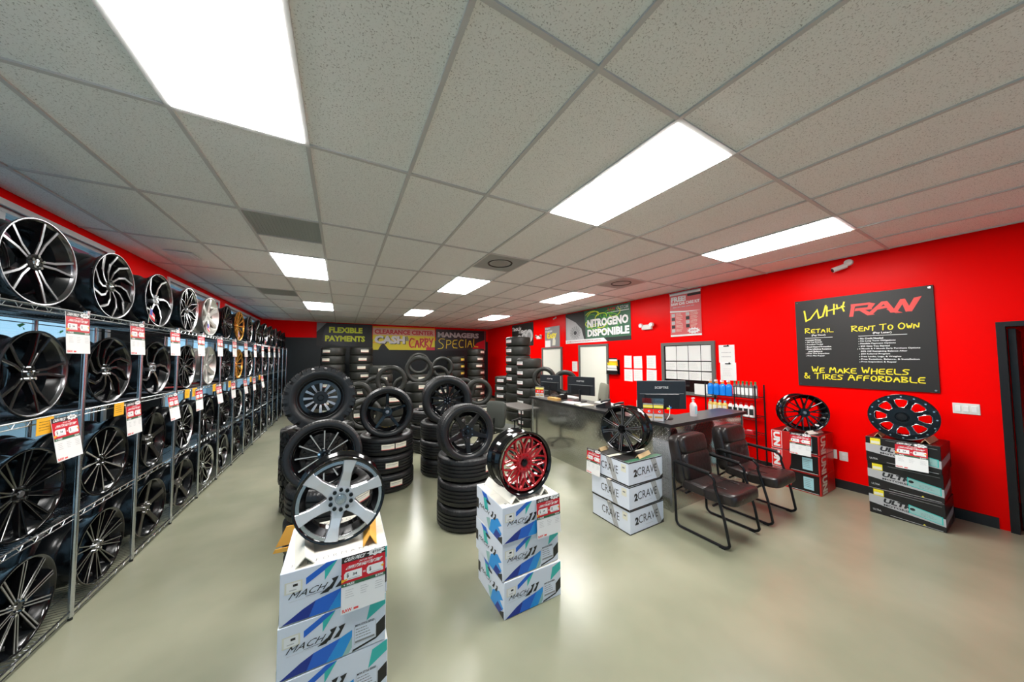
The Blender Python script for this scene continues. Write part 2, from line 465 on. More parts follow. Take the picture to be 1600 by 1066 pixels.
def glazing(name, axis, pos, a, b, n, z0, z1, zm, sgn):
    """a storefront window: frame, mullions and panes as parts"""
    def bx(lo, hi, zlo, zhi, dep, off=0):
        if axis == 'X': return ((pos+off, (lo+hi)/2, (zlo+zhi)/2), (dep, hi-lo, zhi-zlo))
        return (((lo+hi)/2, pos+off, (zlo+zhi)/2), (hi-lo, dep, zhi-zlo))
    mb = MB(); t = .05
    for q in ((a, b, z0, z0+t), (a, b, z1-t, z1), (a, a+t, z0+t, z1-t), (b-t, b, z0+t, z1-t)): mb.box(*bx(*q, .1), 'mullion')
    w = struct(mb.build(name))
    ys = [a+(b-a)*i/n for i in range(n+1)]
    for y in ys[1:-1]: MB().box(*bx(y-.025, y+.025, z0+t, z1-t, .09), 'mullion').build('mullion', w)
    for p, q in zip(ys, ys[1:]):
        MB().box(*bx(p+.03, q-.03, zm-.03, zm+.03, .085), 'mullion').build('transom', w)
        for zl, zh in ((z0+t, zm-.03), (zm+.03, z1-t)): MB().box(*bx(p+.02, q-.02, zl, zh, .008), 'window_glass').build('pane', w)
    return w
glazing('window_1', 'X', XL-.08, -3.1, 5.12, 7, WZ0, WZ1, 2.35, 1)
glazing('window_2', 'X', XL-.08, 6.45, 8.55, 2, WZ0, WZ1, 2.35, 1)
glazing('window_3', 'X', XL-.08, 9.0, 12.2, 3, WZ0, WZ1, 2.35, 1)
for i, (a, b) in enumerate(spans):   # pale trim round the upper lights
    mb = MB(); mb.box((XL+.006, (a+b)/2, WZ1+.005), (.02, b-a+.1, .05), 'trim_white')
    for y in (a-.02, b+.02): mb.box((XL+.006, y, 1.6), (.02, .05, 2.76), 'trim_white')
    struct(mb.build('trim_%d' % (i+1)))
slab('wall_front', ((XL+XR)/2, YF-.07, (WZ1+ZT)/2), (XR-XL, .14, ZT-WZ1), 'red_paint')
slab('wall_front_sill', ((XL+XR)/2, YF-.07, WZ0/2), (XR-XL, .14, WZ0), 'black_paint')
for i, (a, b) in enumerate(((XL, -1.9), (5.2, XR))): slab('wall_front_pier_%d' % (i+1), ((a+b)/2, YF-.07, (WZ0+WZ1)/2), (b-a, .14, WZ1-WZ0), 'red_paint')
glazing('window_4', 'Y', YF-.08, -1.9, 5.2, 5, WZ0, WZ1, 2.35, 1)

# outside
slab('pavement', (-14, 4, -.12), (30, 60, .1), 'asphalt'); slab('pavement_front', (8, -14, -.12), (14, 20, .1), 'asphalt')
slab('canopy', (-4.1, 4.5, 3.55), (.25, 19, 1.5), 'canopy_red')
slab('canopy_soffit', (-3.25, 4.5, 4.2), (1.5, 19, .06), 'block')
def hedge():
    mb = MB()
    rnd = random.Random(4)
    for i in range(6000):
        x, y, z = rnd.gauss(-9, .5), rnd.uniform(-4, 20), abs(rnd.gauss(0, 1.0))
        a = rnd.random()*6.3; s_ = rnd.uniform(.04, .1); dx, dy = math.cos(a)*s_, math.sin(a)*s_; dz = rnd.uniform(-.1, .15)
        mb.add([(x-dx, y-dy, z), (x-dy*.5, y+dx*.5, z+dz), (x+dx, y+dy, z+.03), (x+dy*.5, y-dx*.5, z+s_*.8)], [(0, 1, 2, 3)], 'hedge')
    o = mb.build('hedge_foliage'); o['kind'] = 'stuff'; tag(o, 'green shrubs growing outside behind the shelved wheels', 'shrubs')
hedge()

# ceiling grid and tiles (2 ft x 4 ft), lay-in lights and vents
GX, GY, GW, GD = -.8163, 2.1798, .61, 1.22
ceil = struct(MB().box(((XL+XR)/2, (YB+YF)/2, ZC+.12), (XR-XL+.3, YB-YF+.3, .08), 'white_wall').build('ceiling'))
colx = [XL]+[GX+GW*i for i in range(-2, 12) if XL+.05 < GX+GW*i < XR-.05]+[XR]
rowy = [YF]+[GY+GD*i for i in range(-4, 9) if YF+.05 < GY+GD*i < YB-.05]+[YB]
for x in colx[1:-1]: MB().box((x, (YF+YB)/2, ZC-.001), (.024, YB-YF, .012), 'grid_metal').build('main_tee', ceil)
for y in rowy[1:-1]:
    for a, b in zip(colx, colx[1:]): MB().box(((a+b)/2, y, ZC-.0005), (b-a-.024, .024, .011), 'grid_metal').build('cross_tee', ceil)
LIT = {(c, r) for c in (0, 4, 8) for r in (-1, 2, 5)}
VENT = {(0, 1): 'return', (-1, 4): 'return', (4, 1): 'round', (8, 1): 'round'}
tiles = {}
def tile_at(x0, x1, y0, y1):
    k = (round(x1-x0, 3), round(y1-y0, 3))
    if k not in tiles: tiles[k] = MB().box((0, 0, .006), (k[0]-.01, k[1]-.01, .012), 'ceiling_tile', bev=.003).mesh('ceiling_tile')
    obj('ceiling_tile', tiles[k], ceil, ((x0+x1)/2, (y0+y1)/2, ZC+.004))
names = {0: 'left row', 4: 'middle row', 8: 'row beside the red wall'}; rn = {-4: 'behind the viewpoint', -1: 'nearest in view', 2: 'second away', 5: 'farthest away'}
light0 = None
for a, b in zip(colx, colx[1:]):
    for c, d in zip(rowy, rowy[1:]):
        ci, ri = round((a-GX)/GW) if a > XL else -9, round((c-GY)/GD) if c > YF else -9
        if (ci, ri) in LIT:
            lab = 'flat rectangular ceiling light in the %s, %s' % (names[ci], rn[ri])
            if light0 is None:
                light0 = thing('ceiling_light', lab, 'ceiling light', ((a+b)/2, (c+d)/2, ZC-.006), 0, 'lay-in ceiling lights')
                mb = MB()
                for q in ((-.2925, 0, .013, 1.196), (.2925, 0, .013, 1.196)): mb.box((q[0], q[1], .008), (q[2], q[3], .014), 'light_frame')
                for q in (-.5915, .5915): mb.box((0, q, .008), (.572, .013, .014), 'light_frame')
                mb.build('frame', light0)
                MB().box((0, 0, .003), (.57, 1.168, .018), 'diffuser').build('diffuser', light0)
            else: dup(light0, ((a+b)/2, (c+d)/2, ZC-.006), 0, lab)
        elif (ci, ri) in VENT:
            k = VENT[(ci, ri)]; ym = c+.61
            tile_at(a, b, ym, d)
            MB().box(((a+b)/2, ym, ZC-.0005), (b-a-.024, .024, .011), 'grid_metal').build('cross_tee', ceil)
            lab = {(0, 1): 'dark grey square return grille in the ceiling before the second light', (-1, 4): 'smaller looking grey return grille in the ceiling above the far shelving',
                   (4, 1): 'square ceiling diffuser with round centre, in the middle of the ceiling', (8, 1): 'square ceiling diffuser with round centre, near the red wall'}[(ci, ri)]
            t = thing('ceiling_vent', lab, 'vent', ((a+b)/2, (c+ym)/2, ZC-.004))
            if k == 'return':
                MB().box((0, 0, .012), (.58, .58, .01), 'vent_grey').build('backing', t)
                mb = MB()
                for i in range(19): mb.box((-.27+i*.03, 0, .004), (.003, .57, .006), 'vent_grey')
                mb.build('louver', t)['kind'] = 'stuff'
            else:
                MB().box((0, 0, .006), (.58, .58, .008), 'vent_light' if ci == 8 else 'vent_grey').build('plate', t)
                MB().lathe([(.15, .0), (.17, -.006), (.175, .002), (.15, .003)], 'print_charcoal', 32, axis='Z').build('ring', t)
                MB().lathe([(.001, -.004), (.1, -.002), (.12, .002), (.001, .003)], 'vent_light', 32, axis='Z').build('cone', t)
        else: tile_at(a, b, c, d)
def small_ceiling(name, lab, cat, x, y, w, d, mt):
    t = thing(name, lab, cat, (x, y, ZC-.014)); MB().box((0, 0, .004), (w, d, .01), mt).build('plate', t)
    mb = MB()
    for k in (.7, .4): mb.box((0, 0, -.002-.003*(1-k)), (w*k, d*k, .004), mt)
    mb.build('cone', t)
small_ceiling('ceiling_speaker', 'small white square register in the ceiling above the shelved wheels', 'vent', -1.78, 5.25, .26, .3, 'speaker_white')
small_ceiling('ceiling_speaker', 'small white square register in the ceiling far down over the shelving', 'vent', -1.9, 8.6, .3, .3, 'speaker_white')

# ------------------------------------------------------------------ doors, window and fixtures on the red wall
def white_door(name, y0, y1, h):
    mb = MB(); t = .06
    mb.box((XR-.012, y0-t/2, h/2), (.05, t, h), 'door_frame').box((XR-.012, y1+t/2, h/2), (.05, t, h), 'door_frame').box((XR-.012, (y0+y1)/2, h+t/2), (.05, y1-y0+2*t, t), 'door_frame')
    w = struct(mb.build(name))
    MB().box((XR-.006, (y0+y1)/2, h/2+.005), (.03, y1-y0-.01, h-.01), 'door_white', bev=.003).build('door_leaf', w)
    m = MB(); m.cyl((XR-.07, y1-.08, .98), .022, .05, 'chrome', 12, 'X').cyl((XR-.085, y1-.08, .98), .028, .03, 'chrome', 12, 'X'); m.build('door_knob', w)
white_door('door_1', 7.36, 8.30, 2.05); white_door('door_2', 5.53, 6.50, 2.07)
# near door in its opening
slab('wall_hall_end', (XR+1.3, -.2, ZT/2), (.1, 2.4, ZT), 'red_paint')
for i, y in enumerate((-1.35, .95)): slab('wall_hall_side_%d' % (i+1), (XR+.72, y, ZT/2), (1.1, .1, ZT), 'red_paint')
slab('floor_hall', (XR+.75, -.2, -.05), (1.1, 2.4, .1), 'floor_epoxy'); slab('ceiling_hall', (XR+.72, -.2, ZT-.05), (1.1, 2.4, .1), 'white_wall')
mb = MB()
mb.box((XR+.05, DY1-.025, DH/2), (.17, .05, DH), 'frame_black').box((XR+.05, DY0+.025, DH/2), (.17, .05, DH), 'frame_black').box((XR+.05, (DY0+DY1)/2, DH-.025), (.17, DY1-DY0-.1, .05), 'frame_black')
d3 = struct(mb.build('door_3'))
MB().box((XR+.54, .222, 1.03), (.84, .045, 2.05), 'door_dark', bev=.003).build('door_leaf', d3)
MB().tube([(XR+.88, .2, .95), (XR+.88, .15, .95), (XR+.87, .14, .95), (XR+.76, .14, .95)], .009, 'chrome').cyl((XR+.88, .2, .95), .025, .01, 'chrome', 14, 'Y').build('door_handle', d3)
# interior window covered with papers
mb = MB(); y0, y1, z0, z1 = 2.98, 4.02, 1.04, 2.07
for c, d in (((y0+y1)/2, z1-.03), ((y0+y1)/2, z0+.03)): mb.box((XR-.012, c, d), (.05, y1-y0, .06), 'door_frame')
for y in (y0+.03, y1-.03): mb.box((XR-.012, y, (z0+z1)/2), (.05, .06, z1-z0-.12), 'door_frame')
w5 = struct(mb.build('window_5'))
MB().box((XR-.004, (y0+y1)/2, (z0+z1)/2), (.008, y1-y0-.12, z1-z0-.12), 'glass_dark').build('pane', w5)
pmesh = {}
def sheet(name, lab, cat, y, z, w, h, rot=0, group=None, mt='paper', x=XR-.003, lines=0, seed=0):
    random.seed(seed+17)
    mb = MB(); mb.box((0, 0, 0), (.002, w, h), mt)
    pr = Pr(mb, (-.001, w/2, -h/2), (0, -1, 0), (0, 0, 1))
    if lines: pr.lines(w*.12, h*.15, w*.88, h*.88, lines, 'print_lgrey', .0006, .25)
    o = mb.build(name); o.location = (x, y, z); o.rotation_euler = (rot, 0, 0)
    return tag(o, lab, cat, group)
gr = 'papers posted on the interior window'
rows = ['top', 'middle', 'bottom']; cols = ['first', 'second', 'third', 'fourth']
for c in range(4):
    for r_, (zt, zb) in enumerate(((2.0, 1.70), (1.685, 1.51), (1.495, 1.33))):
        y = 3.94-.118-.236*c
        sheet('posted_paper', 'white paper on the interior window, %s row, %s from the left' % (rows[r_], cols[c]), 'paper', y, (zt+zb)/2, .225, zt-zb-.006, 0, gr, x=XR-.012, lines=(0, 6, 6)[r_], seed=c+r_*4)
sheet('posted_paper', 'single wide white sheet low on the interior window behind the sanitizer', 'paper', 3.2, 1.17, .3, .2, 0, gr, x=XR-.042)
for i, (a, b, c, d) in enumerate(((4.996, 4.79, 1.815, 1.53), (4.73, 4.51, 1.80, 1.525), (4.39, 4.17, 1.81, 1.53), (5.0, 4.77, 1.495, 1.215), (4.74, 4.51, 1.495, 1.235), (4.40, 4.16, 1.50, 1.24))):
    sheet('wall_notice', 'white notice taped on the red wall, %s row, %s' % (('upper', 'lower')[i//3], ('left one next to the file rack', 'middle one', 'right one next to the interior window')[i % 3]), 'paper', (a+b)/2, (c+d)/2, a-b, c-d, R((1, -1.5, 0, .5, -.5, 1.5)[i]), 'notices on the red wall', lines=9, seed=i+30)
sheet('wall_notice', 'small white notice on the red wall between the two white doors', 'paper', 6.75, 1.52, .22, .29, 0, 'notices on the red wall', lines=8, seed=40)
for i, (y, z) in enumerate(((2.80, 1.83), (2.785, 1.52))):
    t = thing('clipboard', 'clipboard with white sheet on the red wall, the %s of two' % ('upper', 'lower')[i], 'clipboard', (XR-.004, y, z), 0, 'clipboards beside the interior window')
    MB().box((0, 0, 0), (.006, .245, .31), 'print_white').build('board', t)
    mb = MB().box((-.004, 0, -.01), (.001, .225, .27), 'paper'); random.seed(3+i); Pr(mb, (-.0045, .11, -.14), (0, -1, 0), (0, 0, 1)).lines(.03, .05, .19, .2, 5 if i else 2, 'print_lgrey', .0006, .2)
    mb.build('sheet', t)
    MB().box((-.01, 0, .135), (.012, .08, .018), 'plastic_black').cyl((-.012, -.025, .148), .012, .006, 'plastic_black', 10, 'X').build('clip', t)
# wall file rack
t = thing('wall_file_rack', 'wall file rack stuffed with yellow and white folders beside white door', 'file rack', (XR-.002, 5.3, 1.36))
MB().box((-.01, 0, .18), (.012, .34, .36), 'frame_black').box((-.06, 0, .01), (.1, .34, .01), 'frame_black').box((-.1, 0, .05), (.006, .34, .09), 'frame_black').box((-.08, 0, .17), (.006, .34, .08), 'frame_black').build('holder', t)
for i, (m_, x, z, a) in enumerate((('paper', -.085, .07, 8), ('paper', -.07, .15, 12), ('print_yellow', -.055, .22, 14), ('print_amber', -.045, .26, 10), ('paper', -.03, .3, 9), ('print_charcoal', -.02, .33, 5))):
    MB().box((0, 0, 0), (.006, .3-.01*i, .14), m_, Matrix.Translation((x-.01, (i % 3-1)*.012, z)) @ Matrix.Rotation(R(-a), 4, 'Y')).build('folder', t)
def light_unit(lab, y, z):
    t = thing('emergency_light', lab, 'emergency light', (XR, y, z))
    MB().box((-.035, 0, 0), (.07, .24, .11), 'plate_white', bev=.012).build('housing', t)
    for s_ in (-1, 1):
        mb = MB(); mb.cyl((-.09, s_*.13, .045), .045, .05, 'plate_white', 14, 'X').cyl((-.096, s_*.13, .045), .038, .006, 'chrome', 14, 'X'); mb.build('lamp_head', t)
light_unit('white twin-head emergency light above the posted notices', 4.34, 2.44)
light_unit('white twin-head emergency light above the far white door', 8.5, 2.47)
def camera_unit(lab, y, z, s_=1.):
    t = thing('security_camera', lab, 'camera', (XR, y, z))
    MB().lathe([(.001, 0), (.045*s_, 0), (.04*s_, -.03*s_), (.001, -.035*s_)], 'plate_white', 20, M=Matrix.Rotation(-PI/2, 4, 'Z') @ Matrix.Rotation(0, 4, 'X')).build('base', t)
    M_ = Matrix.Translation((-.06*s_, .03*s_, -.05*s_)) @ Matrix.Rotation(R(35), 4, 'Z') @ Matrix.Rotation(R(-20), 4, 'X')
    mb = MB(); mb.cyl((0, -.02, 0), .033*s_, .14*s_, 'plate_white', 16, 'Y', M=M_); mb.build('body', t)
    MB().cyl((0, .142*s_-.02, 0), .026*s_, .004, 'print_black', 16, 'Y', M=M_).build('lens', t)
camera_unit('white bullet security camera high above the big black sign', 1.3, 3.03); camera_unit('tiny white security camera high between two wall posters', 7.6, 3.05, .55)
# switch plate and outlet
t = thing('switch_plate', 'white triple light switch plate between black sign and door', 'light switch', (XR, .503, 1.2))
MB().box((-.004, 0, 0), (.008, .165, .115), 'plate_white', bev=.003).build('plate', t)
for i in range(3): MB().box((-.01, .048-.048*i, 0), (.006, .033, .066), 'print_white', bev=.002).build('rocker', t)
t = thing('outlet', 'white outlet plate low on the red wall beside red boxes', 'outlet', (XR, 1.44, .43))
MB().box((-.004, 0, 0), (.008, .08, .12), 'plate_white', bev=.003).build('plate', t)
for s_ in (-1, 1): MB().cyl((-.011, 0, s_*.027), .016, .004, 'print_white', 12, 'X').build('socket', t)

# ------------------------------------------------------------------ signs
def sign_base(name, lab, cat, x, y0, z0, w, h, th, mt, dirn='-X'):
    t = thing(name, lab, cat)
    if dirn == '-X':
        MB().box((x+th/2, y0-w/2, z0+h/2), (th, w, h), mt).build('panel', t)
        pr = lambda mb: Pr(mb, (x, y0, z0), (0, -1, 0), (0, 0, 1))
    else:
        MB().box((y0+w/2, x+th/2, z0+h/2), (w, th, h), mt).build('panel', t)
        pr = lambda mb: Pr(mb, (y0, x, z0), (1, 0, 0), (0, 0, 1))
    return t, pr
t, pf = sign_base('wall_sign', 'large black board with yellow and red lettering about rent to own', 'sign', XR-.018, 1.858, 1.355, 1.2, 1.235, .015, 'print_charcoal')
mb = MB(); p = pf(mb)
p.line([(.10, 1.08), (.115, .935), (.16, .96), (.235, 1.08), (.25, .965), (.29, .985), (.325, 1.13)], .018, 'print_yellow')
p.line([(.335, 1.11), (.33, .985)], .016, 'print_yellow'); p.line([(.33, 1.05), (.41, 1.07), (.50, 1.09)], .015, 'print_yellow'); p.line([(.405, 1.135), (.40, 1.0)], .016, 'print_yellow')
p.line([(.43, 1.125), (.435, 1.07), (.485, 1.09), (.50, 1.15)], .016, 'print_yellow'); p.line([(.475, 1.1), (.495, 1.03)], .016, 'print_yellow')
mb.build('lettering', t); mb = MB(); p = pf(mb)
p.marker('RETAIL', .098, .758, .395, .825, 'print_yellow', .0095)
mb.build('lettering', t); mb = MB(); p = pf(mb)
p.marker('RENT TO OWN', .555, .748, 1.10, .82, 'print_yellow', .0105, small=.8)
mb.build('lettering', t); mb = MB(); p = pf(mb)
p.marker('WE MAKE WHEELS', .155, .196, 1.01, .275, 'print_yellow', .0115, small=.78)
mb.build('lettering', t); mb = MB(); p = pf(mb)
p.marker('& TIRES AFFORDABLE', .064, .105, 1.12, .185, 'print_yellow', .0115, small=.78)
mb.build('lettering', t)
mb = MB(); p = pf(mb); rr = 'print_raw'
p.poly([(.54, .945), (.575, .945), (.60, 1.10), (.565, 1.10)], rr); p.poly([(.56, 1.11), (.72, 1.11), (.755, 1.085), (.56, 1.075)], rr, .0008)
p.poly([(.72, 1.11), (.77, 1.09), (.735, 1.03), (.70, 1.04)], rr, .001); p.poly([(.60, 1.05), (.735, 1.05), (.74, 1.02), (.59, 1.015)], rr, .0012)
p.poly([(.63, 1.02), (.68, 1.02), (.76, .95), (.70, .945)], rr, .0014); p.poly([(.70, .965), (.75, .965), (.865, 1.105), (.82, 1.105)], rr, .001)
p.poly([(.82, 1.105), (.865, 1.105), (.935, .955), (.885, .955)], rr, .0012); p.poly([(.75, 1.0), (.86, 1.02), (.86, 1.05), (.77, 1.035)], rr, .0014)
p.poly([(.895, .96), (.935, .955), (1.005, 1.10), (.965, 1.11)], rr, .0016); p.poly([(.965, 1.11), (1.0, 1.11), (1.045, .96), (1.0, .95)], rr, .0018)
p.poly([(1.0, .955), (1.045, .95), (1.12, 1.12), (1.065, 1.11)], rr, .002)
for i in range(4): p.line([(.86+i*.014, 1.0-i*.004), (.93+i*.014, .945-i*.0)], .006, rr, .002)
mb.build('red_lettering', t)
mb = MB(); p = pf(mb); wt = 'print_white'
p.text('(Pay Now)', .165, .705, .307, .735, wt, .02); p.rect(.095, .683, .375, .688, wt)
p.text('(Pay Later)', .735, .698, .885, .728, wt, .02); p.rect(.612, .68, 1.0, .685, wt)
LL = ['Lowest Prices', 'All Top Brands', 'Installed Today', 'Road Hazard Protection', 'Free Lifetime Rotation', '   and Balance', 'Free Tire Inspection', 'Free Flat Repair']
for i, s_ in enumerate(LL):
    z = .645-.0325*i; w_ = .0112*len(s_)
    p.text(s_.strip(), .112+(.01 if s_[0] == ' ' else 0), z, .112+w_, z+.021, wt, .025)
    if s_[0] != ' ': p.rect(.096, z+.006, .103, z+.013, wt)
mb.build('lettering', t); mb = MB(); p = pf(mb)
LL = ['No Credit Needed', 'No Long Term Obligations', 'Flexible Payment Options', '$20 Gets You Started', '6 Month & 9 Month Early Purchase Options', '   50% Off Remaining Balance After', '$50 Referral Program', 'Free Locks, Lugs, & Weights', 'Free Rotation, Balance, & Installation', 'Free Inspection & Repair']
for i, s_ in enumerate(LL):
    z = .638-.0335*i; w_ = .0119*len(s_.strip()); x = .626 if i != 4 else .612
    p.text(s_.strip(), x, z, x+w_, z+.022, wt, .025)
    if s_[0] != ' ': p.rect(x-.016, z+.006, x-.009, z+.013, wt)
mb.build('lettering', t)
for a, b in ((.025, 1.21), (1.175, 1.21), (.025, .025), (1.175, .025)): MB().cyl((XR-.022, 1.858-a, 1.355+b), .009, .006, 'chrome', 10, 'X').build('screw', t)

# nitrogen banner
t, pf = sign_base('banner', 'green and black NITROGENO DISPONIBLE banner above the near white door', 'banner', XR-.012, 7.12, 2.19, 2.34, .89, .004, 'print_charcoal')
mb = MB(); p = pf(mb)
p.poly([(.85, .1), (2.34, .1), (2.34, .89), (.8, .89)], 'print_dgreen'); p.poly([(.02, .1), (.02, .8), (.45, .6), (.68, .4), (.78, .1)], 'print_lgrey', .0008)
rng = random.Random(5)
for k in range(16):
    cxx, czz = 1.0+rng.random()*.8, .35+rng.random()*.4
    p.line([(cxx+math.cos(a*.5+k)*(.1+.03*a), czz+math.sin(a*.5+k)*(.06+.012*a)) for a in range(8)], .012+.01*rng.random(), 'print_green' if k % 2 else 'print_lime', .001+.0001*k)
for a in range(28):
    t_ = a*2*PI/28; p.line([(.42+.1*math.cos(t_), .3+.08*math.sin(t_)), (.42+.22*math.cos(t_+.2), .3+.19*math.sin(t_+.2))], .012, 'print_charcoal' if a % 2 else 'print_grey', .0012)
p.poly([(.42+.07*math.cos(a*PI/8), .3+.06*math.sin(a*PI/8)) for a in range(16)], 'print_black', .0014)
p.poly([(.0, 0), (1.62, 0), (1.5, .1), (0, .1)], 'print_white', .0016)
p.text('SISTEMA ALTERNATIVO DE RELLENO DE LLANTAS', .05, .03, 1.4, .07, 'print_red', .01, .002)
p.rect(1.62, .72, 2.3, .735, 'print_white', .0016); p.text('RAW', 1.65, .76, 1.9, .85, 'print_red', .02, .002); p.text('CUSTOM', 1.93, .76, 2.28, .85, 'print_lgrey', .02, .002)
mb.build('printed_graphics', t)
mb = MB(); p = pf(mb); p.text('NITROGENO', .92, .40, 2.28, .62, 'print_white', .05, .0055); mb.build('lettering', t); mb = MB(); p = pf(mb); p.text('DISPONIBLE', .92, .15, 2.30, .35, 'print_white', .05, .0055); mb.build('lettering', t)
# free car care kit poster
t, pf = sign_base('poster', 'tall red FREE car care kit poster above the interior window', 'poster', XR-.012, 3.81, 2.19, .61, .88, .004, 'print_pink')
mb = MB(); p = pf(mb)
p.rect(0, 0, .61, .035, 'print_white'); p.rect(0, .835, .61, .88, 'print_white'); p.rect(.36, .78, .61, .83, 'print_charcoal')
p.text('FREE!', .03, .70, .33, .81, 'print_white', .05, .0014); p.text('RAW CAR CARE KIT', .03, .63, .59, .69, 'print_white', .04, .0014)
p.lines(.06, .57, .55, .61, 1, 'print_lgrey', .001, .3); p.poly([(0, .53), (.3, .5), (.61, .48), (.3, .475), (0, .5)], 'print_white', .0012)
for k, x in enumerate((.07, .36)):
    for i in range(5):
        z = .42-.078*i
        if k and i == 4: continue
        p.rect(x-.04, z-.02, x+.03, z+.045, 'print_charcoal' if i % 2 else 'print_lgrey', .0012); random.seed(i+k*9); p.lines(x+.05, z-.02, x+.2, z+.05, 3, 'print_cream', .0014, .3)
p.poly([(.46+(.13 if i % 2 else .09)*math.cos(i*PI/12), .1+(.065 if i % 2 else .045)*math.sin(i*PI/12)) for i in range(24)], 'print_white', .0016); p.text('$99.99', .40, .08, .52, .12, 'print_red', .02, .002)
mb.build('printed_graphics', t); MB().cyl((XR-.012, 3.82, 3.075), .01, .0, 'print_white', 8, 'Y').tube([(XR-.014, 3.82, 3.073), (XR-.014, 3.19, 3.073)], .01, 'print_lgrey').build('hanging_rail', t)
# two posters farther along
t, pf = sign_base('poster', 'small grey poster with yellow lettering above the far white door', 'poster', XR-.012, 8.19, 2.12, .78, .66, .004, 'print_grey')
mb = MB(); p = pf(mb)
p.rect(.02, .0, .3, .22, 'print_white'); p.text('ENJOY', .03, .57, .3, .63, 'print_white', .03); p.text('YOUR RIDE', .03, .48, .4, .54, 'print_white', .03); p.marker('EASY', .14, .3, .62, .46, 'print_yellow', .05)
p.poly([(.4, .05), (.55, .05), (.57, .2), (.5, .34), (.42, .25)], 'print_cream'); mb.build('printed_graphics', t)
t, pf = sign_base('banner', 'black banner with white script and grey tires at the far end', 'banner', XR-.012, 10.4, 2.21, 1.52, .85, .004, 'print_charcoal')
mb = MB(); p = pf(mb)
p.marker('TRADE IN', .05, .62, .7, .74, 'print_white', .03); p.marker('TODAY', .5, .5, 1.1, .62, 'print_white', .03)
for i, (a, b, r_) in enumerate(((.55, .25, .18), (.9, .3, .2), (1.25, .36, .24))): p.poly([(a+r_*math.cos(k*PI/10), b+r_*math.sin(k*PI/10)) for k in range(20)], 'print_lgrey', .001+.0003*i); p.poly([(a+r_*.55*math.cos(k*PI/10), b+r_*.55*math.sin(k*PI/10)) for k in range(20)], 'print_grey', .002)
mb.build('printed_graphics', t)

# back wall banners
YS = YB-.03
t, pf = sign_base('banner', 'black banner reading FLEXIBLE PAYMENTS in yellow on the back wall', 'banner', YS, -.80, 2.24, 1.82, .84, .006, 'print_charcoal', '-Y')
mb = MB(); p = pf(mb); p.poly([(.15, .2), (.3, .8), (1.75, .8), (1.2, .0), (.7, .0)], 'print_black'); p.poly([(.0, .84), (.3, .84), (.0, .5)], 'print_grey', .0008); mb.build('printed_graphics', t)
mb = MB(); p = pf(mb); p.text('FLEXIBLE', .38, .49, 1.48, .70, 'print_lime', .05); mb.build('lettering', t); mb = MB(); p = pf(mb); p.text('PAYMENTS', .26, .17, 1.57, .39, 'print_lime', .05); mb.build('lettering', t)
t, pf = sign_base('banner', 'yellow and red CLEARANCE CENTER cash and carry banner on the back wall', 'banner', YS, 1.04, 2.12, 2.42, .92, .006, 'print_amber', '-Y')
mb = MB(); p = pf(mb); p.rect(0, .58, 2.42, .92, 'print_salmon'); p.rect(0, .86, 2.42, .92, 'print_amber', .001); p.rect(0, .3, 2.42, .58, 'print_yellow', .0008)
p.poly([(0, 0), (2.42, 0), (2.42, .4), (1.5, .28), (.8, .38), (0, .25)], 'print_yellow', .001)
p.line([(1.4, .2), (1.6, .42), (1.75, .2), (2.0, .5), (2.2, .2)], .07, 'print_amber', .0013)
p.poly([(.2, .0), (.3, .2), (.4, .25), (.55, .05), (.6, .0)], 'print_charcoal', .0014); p.rect(2.05, 0, 2.42, .12, 'print_red', .0014); mb.build('printed_graphics', t)
mb = MB(); p = pf(mb); p.text('CLEARANCE CENTER', .06, .62, 2.36, .80, 'print_red', .04, .002); p.text('CASH', .09, .22, 1.23, .54, 'print_charcoal', .07, .0016); p.text('CASH', .06, .24, 1.2, .56, 'print_white', .06, .002); p.text('&', 1.22, .36, 1.36, .56, 'print_grey', .03, .002)
p.marker('CARRY', 1.36, .1, 2.38, .48, 'print_red', .055, .0024, small=.9, rise=.05); mb.build('lettering', t)
t, pf = sign_base('banner', 'black MANAGERS SPECIAL banner on the back wall, rightmost of three', 'banner', YS, 3.50, 2.12, 2.34, .9, .006, 'print_black', '-Y')
mb = MB(); p = pf(mb); p.text('MANAGERS', .08, .55, 1.98, .78, 'print_lgrey', .05); p.marker('SPECIAL', .1, .06, 2.0, .5, 'print_yellow', .03, small=.8, rise=.12); mb.build('lettering', t)
mb = MB(); p = pf(mb); p.poly([(1.6, 0), (2.3, 0), (2.3, .5), (1.9, .35)], 'print_red', .0006); p.rect(2.28, .0, 2.3, .9, 'print_pink', .001); mb.build('printed_graphics', t)

